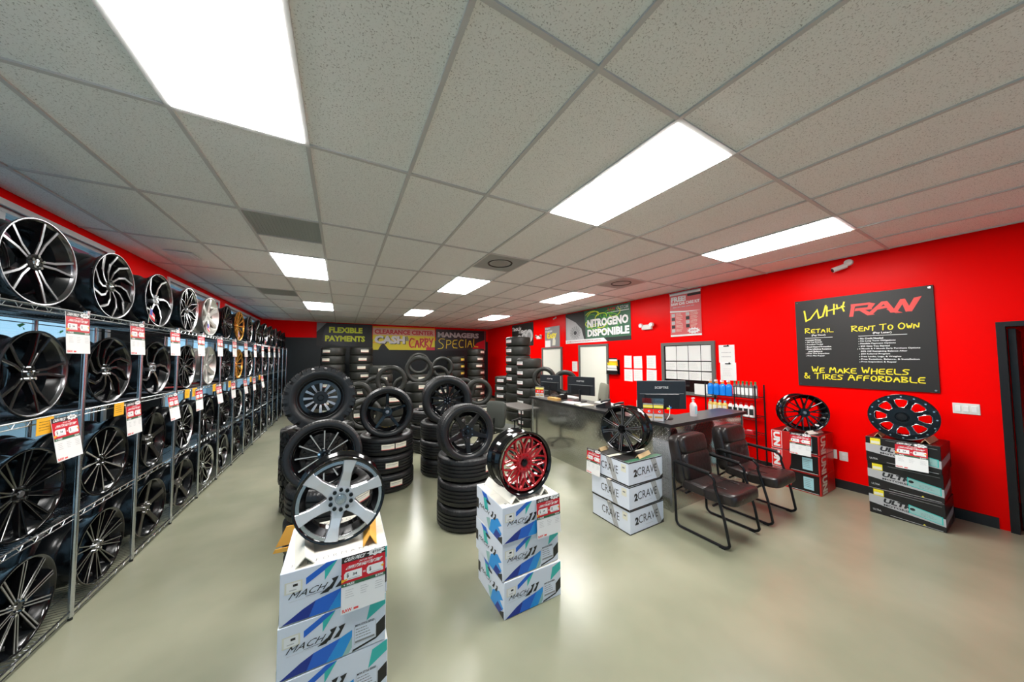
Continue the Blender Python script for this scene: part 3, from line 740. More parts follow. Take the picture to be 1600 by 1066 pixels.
# ------------------------------------------------------------------ price placard (one printed card, shared)
def placard_mesh():
    mb = MB(); w, h = .21, .275
    mb.box((0, .001, -h/2), (w, .002, h), 'print_white')
    p = Pr(mb, (-w/2, 0, -h), (1, 0, 0), (0, 0, 1))
    p.rect(0, .13, w, h, 'print_red', .0005); p.rect(0, .245, w, h, 'print_charcoal', .0008)
    p.text('CASH PRICE', .008, .25, .115, .269, 'print_white', .03, .0012, .12)
    p.poly([(.165+(.048 if i % 2 else .036)*math.cos(i*PI/9), .262+(.02 if i % 2 else .013)*math.sin(i*PI/9)) for i in range(18)], 'print_white', .001)
    p.text('$739', .145, .256, .187, .269, 'print_charcoal', .02, .0014)
    p.text('PAY OR TAKE', .08, .233, .15, .241, 'print_white', .02, .0012, .1); p.text('OWN IT IN HALF THE TIME!', .015, .211, .198, .228, 'print_white', .04, .0012, .1)
    for a, b in ((.012, .095), (.118, .2)):
        p.poly([(a+.008, .158), (b, .158), (b, .2), (a+.008, .2), (a, .19), (a, .168)], 'print_white', .001); p.text('$', a+.012, .17, a+.022, .192, 'print_charcoal', .02, .0014)
        p.rect(a+.02, .162, b-.01, .165, 'print_lgrey', .0014)
    p.text('34', .052, .175, .072, .188, 'print_charcoal', .02, .0014); p.text('OR', .1, .174, .114, .184, 'print_white', .03, .0014)
    p.poly([(0, .152), (.025, .16), (.03, .168), (.01, .165), (0, .168)], 'print_amber', .0016); p.poly([(.185, .185), (.205, .19), (w, .2), (.198, .175)], 'print_amber', .0016)
    p.rect(0, .13, w, .146, 'print_dgreen', .001); p.text('+ FREE', .01, .133, .06, .144, 'print_white', .03, .0014); p.text('$200', .16, .133, .2, .144, 'print_white', .03, .0014)
    random.seed(8)
    for x in (.02, .09, .16): p.lines(x, .07, x+.04, .115, 4, 'print_lgrey', .0008, .25)
    p.text('RAW', .006, .006, .05, .022, 'print_raw', .03, .0008); p.rect(.058, .008, .08, .018, 'print_raw', .0008)
    return mb.mesh('price_placard')
PLAC = placard_mesh()
def placard(lab, x, y, z, ang, tilt=0, group=None):
    """front normal is -Y turned by ang; hangs from its top edge"""
    o = obj('price_placard', PLAC, None, (x, y, z), (tilt, 0, ang)); return tag(o, lab, 'price sign', group)

# ------------------------------------------------------------------ wheels
def rim_mesh(Rr, Wd, barrel, lip, seg=56, deep=1.):
    q = Rr
    prof = [(q, .0, lip), (q, .010, barrel), (q-.010, .016, barrel), (q-.016, .034, barrel), (q-.045, .07, barrel), (q-.048, Wd*.5, barrel), (q-.026, Wd*.6, barrel), (q-.02, Wd-.028, barrel),
            (q-.01, Wd-.018, barrel), (q, Wd-.012, barrel), (q, Wd, barrel), (q-.006, Wd, barrel), (q-.028, Wd-.02, barrel), (q-.036, Wd*.6, barrel), (q-.058, Wd*.48, barrel),
            (q-.056, .06, barrel), (q-.03, .034, barrel), (q-.02, .018, lip), (q-.012, .004, lip), (q-.006, 0, lip)]
    return MB().lathe(prof, barrel, seg).mesh('barrel')
def spoke_geo(mb, st, face, side, a0=0.):
    """st: stations (r, angle deg, half width, front y, thickness, [side shift]); XZ plane, 0 deg = up"""
    P = []
    for s_ in st:
        r, a, hw, y, th = s_[:5]; off = s_[5] if len(s_) > 5 else 0; t = R(a)+a0
        P.append((Vector((r*math.sin(t)+off*math.cos(t), y, r*math.cos(t)-off*math.sin(t))), hw, th))
    vs = []; n = len(P)
    for i, (c, hw, th) in enumerate(P):
        d = P[min(i+1, n-1)][0]-P[max(i-1, 0)][0]; d.y = 0; d.normalize(); tn = Vector((d.z, 0, -d.x))
        ch = min(hw*.35, .004)
        for w_, y_ in ((-hw, th), (-hw, ch), (-hw+ch, 0), (hw-ch, 0), (hw, ch), (hw, th)): vs.append(c+tn*w_+Vector((0, y_, 0)))
    fs = []; ms = []
    for i in range(n-1):
        for k in range(6):
            k2 = (k+1) % 6
            fs.append((i*6+k, i*6+k2, (i+1)*6+k2, (i+1)*6+k)); ms.append(face if k == 2 else side)
    fs += [tuple(range(5, -1, -1)), tuple(range((n-1)*6, n*6))]; ms += [side, side]
    # orient: flip so that normals of the front face point to -Y
    mb.add(vs, [f[::-1] for f in fs], ms, False)
def STY(Rr):
    q = Rr-.03; e = Rr-.012
    return {
    'six': dict(n=6, sp=[[(.05, 0, .036, .022, .04), (.1, 0, .028, .018, .035), (q*.75, 0, .026, .010, .03), (e, 0, .037, .004, .02)]], face='brushed_bright', side='machined_grey', barrel='gloss_black', lip='gloss_black', hub=.07, hubm='brushed_bright', hy=.02, cap='machined', lug=10, lugm='gloss_black', lugr=.0105, a=12, ring=('machined', e-.02, e-.004, .006)),
    'six_silver': dict(n=6, sp=[[(.04, 0, .03, .03, .04), (q*.7, 0, .022, .014, .03), (e, 0, .036, .006, .02)]], face='wheel_silver', side='wheel_silver', barrel='wheel_silver', lip='wheel_silver', hub=.06, hubm='wheel_silver', hy=.028, cap='wheel_silver', a=0),
    'red_mesh': dict(n=10, sp=[[(.05, 0, .009, .028, .03), (.115, 0, .008, .02, .03), (.165, 9, .006, .016, .03), (e-.022, 15, .006, .012, .02)], [(.115, 0, .008, .0205, .03), (.165, -9, .0055, .016, .03), (e-.026, -15, .005, .012, .02)], [(.06, 18, .005, .026, .03), (.11, 18, .005, .02, .03), (.15, 18, .004, .016, .02)]],
            face='wheel_red', side='wheel_red', barrel='gloss_black', lip='gloss_black', hub=.07, hubm='wheel_red', hy=.026, cap='gloss_black', lug=10, lugm='wheel_red', ring=('wheel_red', e-.036, e-.024, .012)),
    'split10': dict(n=10, sp=[[(.045, 0, .0052, .016, .03, -.008), (e-.004, 0, .0062, .006, .03, -.011)], [(.045, 0, .0052, .016, .03, .008), (e-.004, 0, .0062, .006, .03, .011)]], face='machined_grey', side='gloss_black', barrel='gloss_black', lip='gloss_black', hub=.055, hubm='gloss_black', hy=.02, cap='gloss_black', lug=5, lugm='chrome', a=4),
    'vee9': dict(n=9, sp=[[(.05, 0, .007, .03, .03), (.1, 3, .007, .022, .03), (e, 11, .006, .006, .02)], [(.05, 0, .007, .03, .03), (.1, -3, .007, .022, .03), (e, -11, .006, .006, .02)]], face='gloss_black', side='gloss_black', barrel='gloss_black', lip='gloss_black', hub=.055, hubm='gloss_black', hy=.026, cap='machined_grey', lug=5, lugm='gloss_black'),
    'beadlock': dict(n=8, sp=[[(.07, 0, .03, .012, .03), (.12, 0, .022, .010, .03), (.165, 0, .021, .008, .03), (.2, 0, .034, .006, .03)]], face='gloss_black', side='gloss_black', barrel='gloss_black', lip='gloss_black', hub=.1, hubm='gloss_black', hy=.01, cap='satin_black', ring=('gloss_black', .192, Rr-.004, .002), bolts=(16, Rr-.022, .0), windows=True, a=22),
    'slot12': dict(n=12, sp=[[(.07, 0, .012, .05, .04), (.12, 0, .017, .042, .04), (.19, 0, .02, .036, .03)]], face='machined_grey', side='gloss_black', barrel='satin_black', lip='satin_black', hub=.082, hubm='satin_black', hy=.045, cap='satin_black', ring=('gloss_black', .182, Rr-.03, .034), a=0),
    'thin12': dict(n=12, sp=[[(.045, 0, .0045, .028, .03), (.13, 0, .0065, .018, .03), (e-.02, 0, .008, .008, .03)]], face='wheel_silver', side='gloss_black', barrel='gloss_black', lip='gloss_black', hub=.05, hubm='gloss_black', hy=.03, cap='gloss_black', lug=5, lugm='chrome'),
    'five': dict(n=5, sp=[[(.04, 0, .027, .03, .04), (.1, 0, .022, .02, .04), (e-.01, 0, .017, .01, .03)]], face='gloss_black', side='gloss_black', barrel='gloss_black', lip='gloss_black', hub=.06, hubm='gloss_black', hy=.025, cap='machined_grey', lug=5, lugm='satin_black', a=0),
    'star5': dict(n=5, sp=[[(.05, 0, .038, .045, .04), (.1, 0, .027, .03, .04), (e-.012, 0, .02, .012, .03), (e-.002, 0, .03, .01, .03)]], face='satin_black', side='satin_black', barrel='gloss_black', lip='gloss_black', hub=.075, hubm='satin_black', hy=.042, cap='gloss_black', lug=6, lugm='machined_dark', a=180),
    'leaf': dict(n=14, sp=[[(.05, 0, .006, .03, .03), (.09, 0, .013, .026, .03), (.15, 1, .022, .018, .03), (.2, 1, .02, .012, .03), (e-.01, 0, .009, .01, .02)]], face='satin_black', side='gloss_black', barrel='gloss_black', lip='gloss_black', hub=.055, hubm='gloss_black', hy=.025, cap='gloss_black', lug=6, lugm='machined_grey'),
    'twin5': dict(n=5, sp=[[(.04, 0, .010, .03, .04, -.01), (.13, -2, .010, .02, .03, -.012), (e, -11, .010, .006, .02)], [(.04, 0, .010, .03, .04, .01), (.13, 2, .010, .02, .03, .012), (e, 11, .010, .006, .02)]], face='machined_dark', side='gloss_black', barrel='gloss_black', lip='chrome', hub=.05, hubm='gloss_black', hy=.026, cap='chrome', lug=5, lugm='chrome', a=14),
    'swirl': dict(n=10, sp=[[(.045, 0, .008, .03, .03), (.11, 8, .010, .02, .03), (.17, 20, .012, .012, .03), (e, 40, .011, .005, .02)]], face='machined_dark', side='gloss_black', barrel='gloss_black', lip='chrome', hub=.05, hubm='gloss_black', hy=.028, cap='chrome', lug=5, lugm='chrome'),
    'curve5': dict(n=5, sp=[[(.04, 0, .016, .03, .04), (.12, 5, .013, .02, .03), (.18, 14, .012, .012, .03), (e, 30, .012, .005, .02)]], face='machined', side='gloss_black', barrel='gloss_black', lip='chrome', hub=.05, hubm='machined_grey', hy=.028, cap='machined', lug=5, lugm='chrome'),
    'mesh10': dict(n=8, sp=[[(.045, 0, .007, .03, .03), (.13, 6, .006, .018, .03), (e, 20, .006, .006, .02)], [(.045, 0, .007, .03, .03), (.13, -6, .006, .018, .03), (e, -20, .006, .006, .02)]], face='machined', side='gloss_black', barrel='gloss_black', lip='machined', hub=.05, hubm='gloss_black', hy=.028, cap='chrome', lug=5, lugm='chrome'),
    'gold12': dict(n=12, sp=[[(.04, 0, .010, .03, .03), (.13, 0, .011, .02, .03), (e, 0, .015, .006, .02)]], face='wheel_gold', side='wheel_gold', barrel='gloss_black', lip='wheel_gold', hub=.055, hubm='wheel_gold', hy=.028, cap='wheel_gold'),
    'dark10': dict(n=10, sp=[[(.045, 0, .006, .03, .03, -.004), (e, -5, .005, .006, .02)], [(.045, 0, .006, .03, .03, .004), (e, 5, .005, .006, .02)]], face='machined_dark', side='gloss_black', barrel='gloss_black', lip='gloss_black', hub=.05, hubm='gloss_black', hy=.028, cap='machined_grey', lug=5, lugm='chrome'),
    'bronze5': dict(n=5, sp=[[(.04, 0, .03, .035, .04), (.12, 0, .022, .025, .03), (e, 0, .03, .008, .02)]], face='dark_bronze', side='gloss_black', barrel='gloss_black', lip='gloss_black', hub=.06, hubm='dark_bronze', hy=.03, cap='dark_bronze', lug=5, lugm='chrome'),
    'tri7': dict(n=7, sp=[[(.045, 0, .011, .03, .03), (.12, 0, .012, .02, .03), (e, 0, .014, .006, .02)], [(.12, 0, .007, .022, .02), (e, 20, .006, .008, .02)]], face='machined_dark', side='gloss_black', barrel='gloss_black', lip='gloss_black', hub=.05, hubm='gloss_black', hy=.028, cap='chrome', lug=5, lugm='chrome'),
    }
def wheel_parts(t, sty, Rr, Wd, zc, y0=0., shelf=False):
    """hang the parts of a wheel under thing t; axis along Y, front towards -Y, centre at height zc"""
    d = STY(Rr)[sty]; L = (0, y0, zc)
    bl = 'barrel_black' if shelf and d['barrel'] == 'gloss_black' else d['barrel']
    lp = {'chrome': 'machined_dark', 'gloss_black': 'gloss_black'}.get(d['lip'], d['lip']) if shelf else d['lip']
    obj('barrel', rim_mesh(Rr, Wd, bl, lp), t, L)
    mb = MB()
    for st in d['sp']: spoke_geo(mb, st, d['face'], d['side'])
    me = mb.mesh('spoke')
    for k in range(d['n']): obj('spoke', me, t, L, (0, R(d.get('a', 0))+2*PI*k/d['n'], 0))
    h = d['hub']; y = d['hy']
    hub = MB().lathe([(.001, y+.004), (h*.45, y+.004), (h*.5, y), (h, y), (h+.006, y+.012), (h, y+.05), (.001, y+.05)], d['hubm'], 40, closed=False).build('hub', t, L)
    MB().lathe([(.001, y-.006), (h*.34, y-.005), (h*.42, y+.005), (.001, y+.006)], d['cap'], 28, closed=False).build('centre_cap', t, L)
    if d.get('lug'):
        nl = MB().cyl((0, y-.012, 0), d.get('lugr', .0085), .018, d['lugm'], 8, 'Y').mesh('lug_nut')
        for k in range(d['lug']):
            a = 2*PI*k/d['lug']; rr_ = h*.75; obj('lug_nut', nl, t, (rr_*math.sin(a), y0, zc+rr_*math.cos(a)))
    if 'ring' in d:
        m_, r0, r1, yr = d['ring']; MB().lathe([(r0, yr), (r1, yr), (r1, yr+.012), (r0, yr+.012)], m_, 56).build('face_ring', t, L)
    if 'bolts' in d:
        n_, rb, yb = d['bolts']; bm_ = MB().cyl((0, yb-.006, 0), .007, .01, 'chrome', 8, 'Y').mesh('bolt')
        for k in range(n_):
            a = 2*PI*k/n_; obj('bolt', bm_, t, (rb*math.sin(a), y0, zc+rb*math.cos(a)))
    if d.get('windows'):
        for k in range(8):
            a = R(d['a']+22.5)+2*PI*k/8; mb = MB(); pts = []
            for (r_, da) in ((.106, -10), (.106, 10), (.15, 15.5), (.186, 14), (.194, 7), (.194, -7), (.186, -14), (.15, -15.5)): pts.append((r_*math.sin(a+R(da)), .004, r_*math.cos(a+R(da))))
            mb.tube(pts, .0028, 'machined', 6, closed=True); mb.build('window_edge', t, L)
    return t
def wheel(sty, Rr, Wd, lab, loc, ang, lean=0, group=None, name='alloy_wheel'):
    t = thing(name, lab, 'wheel', loc, ang, group); t.rotation_euler = (lean, 0, ang)
    return wheel_parts(t, sty, Rr, Wd, Rr, -Wd/2, name == 'shelf_wheel')
# ------------------------------------------------------------------ tires
TM = {}
def tire_mesh(Rt, rb, w, kind='street', axis='Y', far=False):
    k = (Rt, rb, w, kind, axis, far)
    if k in TM: return TM[k]
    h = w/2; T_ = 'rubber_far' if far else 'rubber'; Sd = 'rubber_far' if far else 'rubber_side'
    m = (rb+Rt)/2; sw = Rt-rb
    half = [(rb, -h*.70, Sd), (rb+.008, -h*.82, Sd), (rb+sw*.25, -h*.95, Sd), (rb+sw*.5, -h, Sd), (rb+sw*.72, -h*.98, Sd), (Rt-.022, -h*.93, T_), (Rt-.006, -h*.83, T_), (Rt, -h*.74, T_)]
    gr_ = []
    if far: gr_ = [(Rt+.002, 0, T_)]
    else:
        for g in (-.45, -.15, .15, .45): gr_ += [(Rt+.001, h*g-.008, T_), (Rt-.012, h*g-.005, T_), (Rt-.012, h*g+.005, T_), (Rt+.001, h*g+.008, T_)]
    prof = half+gr_+[(p[0], -p[1], p[2]) for p in half[::-1]]
    prof += [(rb+.006, h*.62, Sd), (rb+sw*.3, h*.86, Sd), (rb+sw*.7, h*.86, Sd), (Rt-.016, h*.7, Sd), (Rt-.016, -h*.7, Sd), (rb+sw*.7, -h*.86, Sd), (rb+sw*.3, -h*.86, Sd), (rb+.006, -h*.62, Sd)]
    mb = MB()
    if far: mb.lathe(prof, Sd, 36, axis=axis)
    elif kind == 'street':
        n0 = len(half)
        def rf(r, y, i, k_):
            if r > Rt-.012 and abs(y) > h*.6 and k_ % 3 == 2 and i < n0*2+20: return r-.004
            return r
        mb.lathe(prof, Sd, 216, axis=axis, rfun=rf)
    else:
        mb.lathe([(p[0]-.012 if p[0] > Rt-.03 else p[0], p[1], p[2]) for p in prof], Sd, 72, axis=axis)
        nb = 34
        for k_ in range(nb):
            for j, (yy, off, dx, dy) in enumerate(((-h*.80, 0, .052, h*.36), (-h*.36, .5, .044, h*.34), (0.0, .0, .05, h*.26), (h*.36, .5, .044, h*.34), (h*.80, 0, .052, h*.36))):
                a = 2*PI*(k_+off+(.25 if k_ % 2 and j in (0, 4) else 0))/nb
                M_ = Matrix.Rotation(a, 4, 'Y') @ Matrix.Translation((0, yy, Rt-.004)) @ Matrix.Rotation(R((20, -25, 30, 25, -20)[j]), 4, 'Z')
                if axis == 'Z': M_ = Matrix.Rotation(PI/2, 4, 'X') @ M_
                mb.box((0, 0, -.008), (dx, dy, .022), 'rubber', M_)
                if j in (0, 4):
                    s_ = -1 if j == 0 else 1
                    M2 = Matrix.Rotation(a, 4, 'Y') @ Matrix.Translation((0, s_*h*.965, Rt-.038))
                    if axis == 'Z': M2 = Matrix.Rotation(PI/2, 4, 'X') @ M2
                    mb.box((0, 0, 0), (.045, .014, .05), 'rubber_side', M2)
    TM[k] = mb.mesh('tire'); return TM[k]
LBL = {}
def label_mesh(Rt, z, mt='print_cream', w=.16, h=.07):
    k = (Rt, z, mt, w, h)
    if k not in LBL:
        mb = MB(); n = 4; vs = []
        for i in range(n+1):
            a = -w/Rt/2+w/Rt*i/n
            for zz in (z-h/2, z+h/2): vs.append(((Rt+.004)*math.sin(a), -(Rt+.004)*math.cos(a), zz))
        mb.add(vs, [(2*i, 2*i+2, 2*i+3, 2*i+1) for i in range(n)], mt)
        # printed bars
        for (f0, f1, g0, g1, m_) in ((.08, .92, .62, .72, 'print_grey'), (.08, .7, .4, .48, 'print_lgrey'), (.0, 1, .0, .1, 'print_pink')):
            vs = []
            for i in range(n+1):
                a = -w/Rt/2+w/Rt*(f0+(f1-f0)*i/n)
                for g in (g0, g1): vs.append(((Rt+.0046)*math.sin(a), -(Rt+.0046)*math.cos(a), z-h/2+h*g))
            mb.add(vs, [(2*i, 2*i+2, 2*i+3, 2*i+1) for i in range(n)], m_)
        LBL[k] = mb.mesh('paper_label')
    return LBL[k]
ORD = ['bottom', 'second', 'third', 'fourth', 'fifth', 'sixth', 'seventh', 'eighth', 'ninth']
def tire_stack(x, y, n, Rt, w, where, labels=(), kind='street', far=False, rb=None, jit=.008, lang=0, lw=.16, lh=.07, mt='print_cream', group=None, top_only=0):
    rb = rb or Rt-.11; rng = random.Random(int(x*100+y*10)); me = tire_mesh(Rt, rb, w*(.93 if kind != 'street' else .985), kind, 'Z', far)
    for i in range(n):
        nm = 'top' if i == n-1 else ORD[i]
        a = rng.random()*6.28
        o = obj('tire', me, None, (x+rng.uniform(-jit, jit), y+rng.uniform(-jit, jit), w*(i+.5)), (0, 0, a))
        tag(o, '%s tire of the %s' % (nm, where), 'tire', group or 'tires of the '+where)
        for (k, da) in labels:
            if k == i: obj('paper_label', label_mesh(Rt, 0, mt, lw, lh), o, (0, 0, 0), (0, 0, R(lang+da)-a))

# ---- boxes
def carton(w, d, h, body, top, dx=0):
    mb = MB(); e = .003
    mb.box((0, 0, h/2), (w, d, h-.002), body, bev=e)
    mb.add([(-w/2+e, -d/2+e, h-.0008), (w/2-e, -d/2+e, h-.0008), (w/2-e, d/2-e, h-.0008), (-w/2+e, d/2-e, h-.0008)], [(0, 1, 2, 3)], top)
    return mb
MW, MD, MH = .48, .45, .248
def mach_print():
    mb = MB(); p = Pr(mb, (-MW/2, -MD/2, 0), (1, 0, 0), (0, 0, 1)); w, h = MW, MH
    q = lambda pts: [(a*w, (1-b)*h) for a, b in pts]
    p.poly(q([(.02, .98), (.25, .98), (.31, .69), (.20, .78)]), 'print_navy', .0008)
    p.poly(q([(.25, .98), (.42, .98), (.55, .60), (.31, .69)]), 'print_blue', .001)
    p.poly(q([(.42, .98), (.57, .98), (.66, .70), (.66, .53), (.55, .60)]), 'print_sky', .0012)
    p.poly(q([(.57, .98), (.63, .97), (.66, .88), (.66, .66)]), 'print_mint', .0014)
    p.poly(q([(.22, .20), (.22, .33), (.385, .15), (.50, .01), (.40, .01)]), 'print_blue', .0008)
    p.poly(q([(.385, .14), (.385, .35), (.50, .01)]), 'print_teal', .001)
    p.poly(q([(.84, .10), (.995, .01), (.995, .24), (.80, .45)]), 'print_teal', .0008)
    p.poly(q([(.90, .60), (.995, .47), (.995, .78), (.90, .90), (.66, .985), (.67, .94), (.90, .86)]), 'print_charcoal', .0008)
    p.text('MACH', .07*w, .475*h, .42*w, .595*h, 'print_black', .0, .0016, .12)
    p.rect(.22*w, .445*h, .42*w, .452*h, 'print_black', .0016)
    for a in (.40, .48): p.poly(q([(a, .56), (a+.055, .56), (a+.10, .40), (a+.115, .34), (a+.05, .36), (a+.065, .42)]), 'print_black', .0018)
    p.poly(q([(.34, .60), (.42, .60), (.46, .50), (.42, .50)]), 'print_black', .0018)
    p.text('PERFORMANCE WHEELS', .08*w, .415*h, .30*w, .43*h, 'print_lgrey', 0, .0014)
    p.rect(.04*w, .58*h, .19*w, .80*h, 'print_cream', .0006); p.rect(.055*w, .60*h, .175*w, .78*h, 'print_white', .0008); p.rect(.11*w, .70*h, .15*w, .745*h, 'print_charcoal', .001); p.rect(.08*w, .63*h, .14*w, .65*h, 'print_lgrey', .001)
    random.seed(2)
    p.rect(.68*w, .15*h, .895*w, .50*h, 'print_lgrey', .0008); p.rect(.684*w, .157*h, .891*w, .493*h, 'box_white', .001)
    p.text('MPW STYLE SERIES', .69*w, .50*h, .88*w, .54*h, 'print_charcoal', .02, .0012); p.lines(.695*w, .24*h, .86*w, .47*h, 4, 'print_grey', .0012, .3); p.rect(.69*w, .17*h, .885*w, .21*h, 'print_grey', .0012)
    # side face towards -X
    s = Pr(mb, (-MW/2, MD/2, 0), (0, -1, 0), (0, 0, 1)); w = MD
    s.poly(q([(.22, .04), (.42, .02), (.55, .22), (.40, .30)]), 'print_blue', .0008)
    s.poly(q([(.30, .18), (.42, .14), (.50, .45), (.36, .50)]), 'print_teal', .001)
    s.poly(q([(.42, .70), (.55, .62), (.62, .99), (.50, .99)]), 'print_mint', .0008)
    s.poly(q([(.52, .99), (.60, .62), (.84, .40), (.97, .50), (.86, .62), (.97, .72), (.84, .99)]), 'print_sky', .001)
    s.poly(q([(.68, .99), (.78, .74), (.96, .78), (.88, .86), (.97, .93), (.90, .99)]), 'print_navy', .0012)
    s.poly(q([(.84, .93), (.985, .78), (.985, .99), (.86, .99)]), 'print_charcoal', .0014); s.rect(.005*w, .3*h, .10*w, .62*h, 'print_charcoal', .0008)
    s.text('MACH', .12*w, .43*h, .55*w, .55*h, 'print_black', .0, .0016, .12)
    for a in (.58, .68): s.poly([(x*w, (1-y)*h) for x, y in [(a, .54), (a+.06, .54), (a+.10, .42), (a+.11, .34), (a+.05, .36), (a+.065, .42)]], 'print_black', .0018)
    s.poly([(w*(.5+.09*math.cos(k*PI/8)), h*(.80+.045*math.sin(k*PI/8))) for k in range(16)], 'print_black', .002)
    # top
    tp = Pr(mb, (-MW/2, -MD/2, MH), (1, 0, 0), (0, 1, 0))
    tp.text('PERFORMANCE', .04, .03, MW-.04, .055, 'print_grey', .0, .0006, sp=1.6); tp.text('PERFORMANCE', .04, MD-.05, MW-.04, MD-.025, 'print_grey', .0, .0006, rot=180, sp=1.6)
    tp.rect(.0, MD/2-.001, MW, MD/2+.001, 'print_lgrey', .0004); tp.rect(MW/2-.0015, 0, MW/2+.0015, .22, 'print_cream', .0008)
    return mb.mesh('printed_graphics')
machbody = carton(MW, MD, MH, 'box_white', 'box_top').mesh('carton'); machprint = mach_print()
def mach_box(x, y, i, lab, rz):
    t = thing('wheel_box', lab, 'box', (x, y, i*(MH+.002)), rz, 'white and blue wheel boxes'); obj('carton', machbody, t); obj('printed_graphics', machprint, t)
for i in range(3):
    nm = ('bottom', 'middle', 'top')[i]
    mach_box((.003, -.006, .0)[i], 2.045, i, '%s white box with blue arrows, stack under the big silver wheel' % nm, R((.6, 0, -.4)[i]))
    mach_box((1.235, 1.222, 1.222)[i], (2.09, 2.10, 2.09)[i], i, '%s white box with blue arrows, stack under the red wheel' % nm, R((-.6, .6, 0)[i]))
def wedge(lab, x, y, z, L, w, h, mt, rz=0, cat='cardboard wedge'):
    mb = MB(); th = .004
    for s_ in (-1, 1): mb.prism([(0, h), (s_*w/2, 0), (s_*w/2-s_*th*1.6, 0), (0, h-th*1.4)][::s_], -L/2, L/2, mt)
    o = mb.build('wheel_wedge'); o.location = (x, y, z); o.rotation_euler = (0, 0, rz); return tag(o, lab, cat, 'folded wedges under display wheels')
TOP = 3*(MH+.002)+.001
wedge('cream folded wedge left under the big silver wheel', -.16, 2.0, TOP, .34, .085, .045, 'box_top', R(6))
wedge('orange folded wedge right under the big silver wheel', .165, 2.03, TOP, .34, .07, .055, 'card_orange', R(-4))
wedge('cream folded wedge left under the red wheel', 1.09, 2.09, TOP, .42, .075, .045, 'box_top', R(2))
wedge('cream folded wedge right under the red wheel', 1.365, 2.09, TOP, .40, .075, .045, 'box_top', R(-3))
silver = wheel('six', .226, .21, 'big silver six-spoke wheel with black rim on the nearest white boxes', (.008, 2.03, TOP+.01), R(1), R(-3))
wheel('red_mesh', .229, .2, 'red mesh-spoke wheel with glossy black rim on white boxes', (1.207, 2.0, TOP+.012), R(0), R(-3))
placard('large red price placard on the box under the silver wheel', .122, 1.815, .748, 0, R(-3)); placard('red price placard on the box under the red wheel', 1.36, 1.858, .748, 0, R(-3))
t = thing('orange_card', 'orange cardboard piece poking out left behind the nearest boxes', 'cardboard', (-.27, 2.31, TOP-.11))
mb = MB(); mb.prism([(-.06, .0), (.09, .0), (.09, .11), (-.01, .11)], -.003, .003, 'card_orange'); mb.build('panel', t)
mb = MB(); mb.prism([(-.07, -.02), (.09, -.03), (.09, .0), (-.06, .0)], -.03, -.024, 'card_orange'); mb.build('flap', t)

def sticker(t, Rr, y, zc, a, w, d, mt):
    mb = MB(); n = 4; vs = []; r_ = Rr
    for i in range(n+1):
        q = R(a)+(-w/2+w*i/n)/r_
        for yy in (y, y+d): vs.append((r_*math.sin(q), yy, zc+r_*math.cos(q)))
    mb.add(vs, [(2*i, 2*i+2, 2*i+3, 2*i+1) for i in range(n)], mt); mb.build('sticker', t)
sticker(silver, .212, -.105+.022, .226, 2, .09, .034, 'print_lime'); sticker(silver, .213, -.105+.026, .226, 2, .055, .026, 'print_white'); sticker(silver, .212, -.105+.022, .226, -32, .05, .034, 'print_lgrey'); sticker(silver, .212, -.105+.022, .226, 36, .06, .034, 'print_white')
# ---- crave stack
CW, CD, CH = .53, .51, .236
def crave_print():
    mb = MB(); h = CH
    for (w, pr, side) in ((CD, Pr(mb, (-CW/2, CD/2, 0), (0, -1, 0), (0, 0, 1)), 0), (CW, Pr(mb, (-CW/2, -CD/2, 0), (1, 0, 0), (0, 0, 1)), 1)):
        x0 = .40 if side == 0 else .62
        pr.poly([(x0*w, h*.99), ((x0+.16)*w, h*.99), ((x0+.33)*w, .01), ((x0+.20)*w, .01)], 'print_lgrey', .0006)
        for k in range(3): pr.line([((x0+.03+.05*k)*w, h*.97), ((x0+.22+.04*k)*w, .02)], .004, 'print_grey', .0008)
        pr.rect(0, h*.95, w, h*.998, 'print_charcoal', .001); pr.rect(0, .001, w, h*.05, 'print_charcoal', .001)
        if side: pr.poly([(w*.86, .002), (w*.995, .002), (w*.995, .045)], 'print_charcoal', .0014)
        a = .20 if side == 0 else .24
        if side: pr.text('2', .14*w, .34*h, .24*w, .66*h, 'print_charcoal', .06, .0014)
        pr.text('CRAVE', a*w if side else .28*w, .36*h, (.82 if side else .74)*w, .70*h, 'print_charcoal', -.004, .0014)
        pr.rect(.45*w, .22*h, .66*w, .232*h, 'print_lgrey', .001)
        if not side: pr.rect(.82*w, .55*h, .94*w, .88*h, 'print_cream', .0012); pr.rect(.85*w, .7*h, .91*w, .76*h, 'print_grey', .0016)
    tp = Pr(mb, (-CW/2, -CD/2, CH), (1, 0, 0), (0, 1, 0)); tp.rect(.004, .004, CW-.004, .06, 'print_dgreen', .0006); tp.line([(.0, .25), (CW, .25)], .05, 'print_cream', .0008)
    return mb.mesh('printed_graphics')
cb = carton(CW, CD, CH, 'box_white', 'print_charcoal').mesh('carton'); cp = crave_print()
for i in range(3):
    t = thing('wheel_box', '%s grey and white wheel box in the stack beside the counter' % ('bottom', 'middle', 'top')[i], 'box', (2.55+CW/2+(0, -.01, 0)[i], 2.115+CD/2, i*(CH+.002)), R((0, .5, -.8)[i]), 'grey and white wheel boxes')
    obj('carton', cb, t); obj('printed_graphics', cp, t)
CT = 3*(CH+.002)+.001
wedge('tan folded card wedge right of the black twin-spoke wheel', 2.87, 2.19, CT, .26, .05, .035, 'card_tan', R(-78)); wedge('tan folded card wedge left behind the black twin-spoke wheel', 2.66, 2.56, CT, .15, .05, .035, 'card_tan', R(-80))
crv = wheel('split10', .249, .225, 'black wheel with ten grey twin spokes on boxes beside the counter', (2.82, 2.37, CT+.012), R(-78), R(-2))
sticker(crv, .208, -.1125+.075, .249, 8, .06, .05, 'print_yellow'); sticker(crv, .233, -.1125+.165, .249, 30, .03, .03, 'print_white')
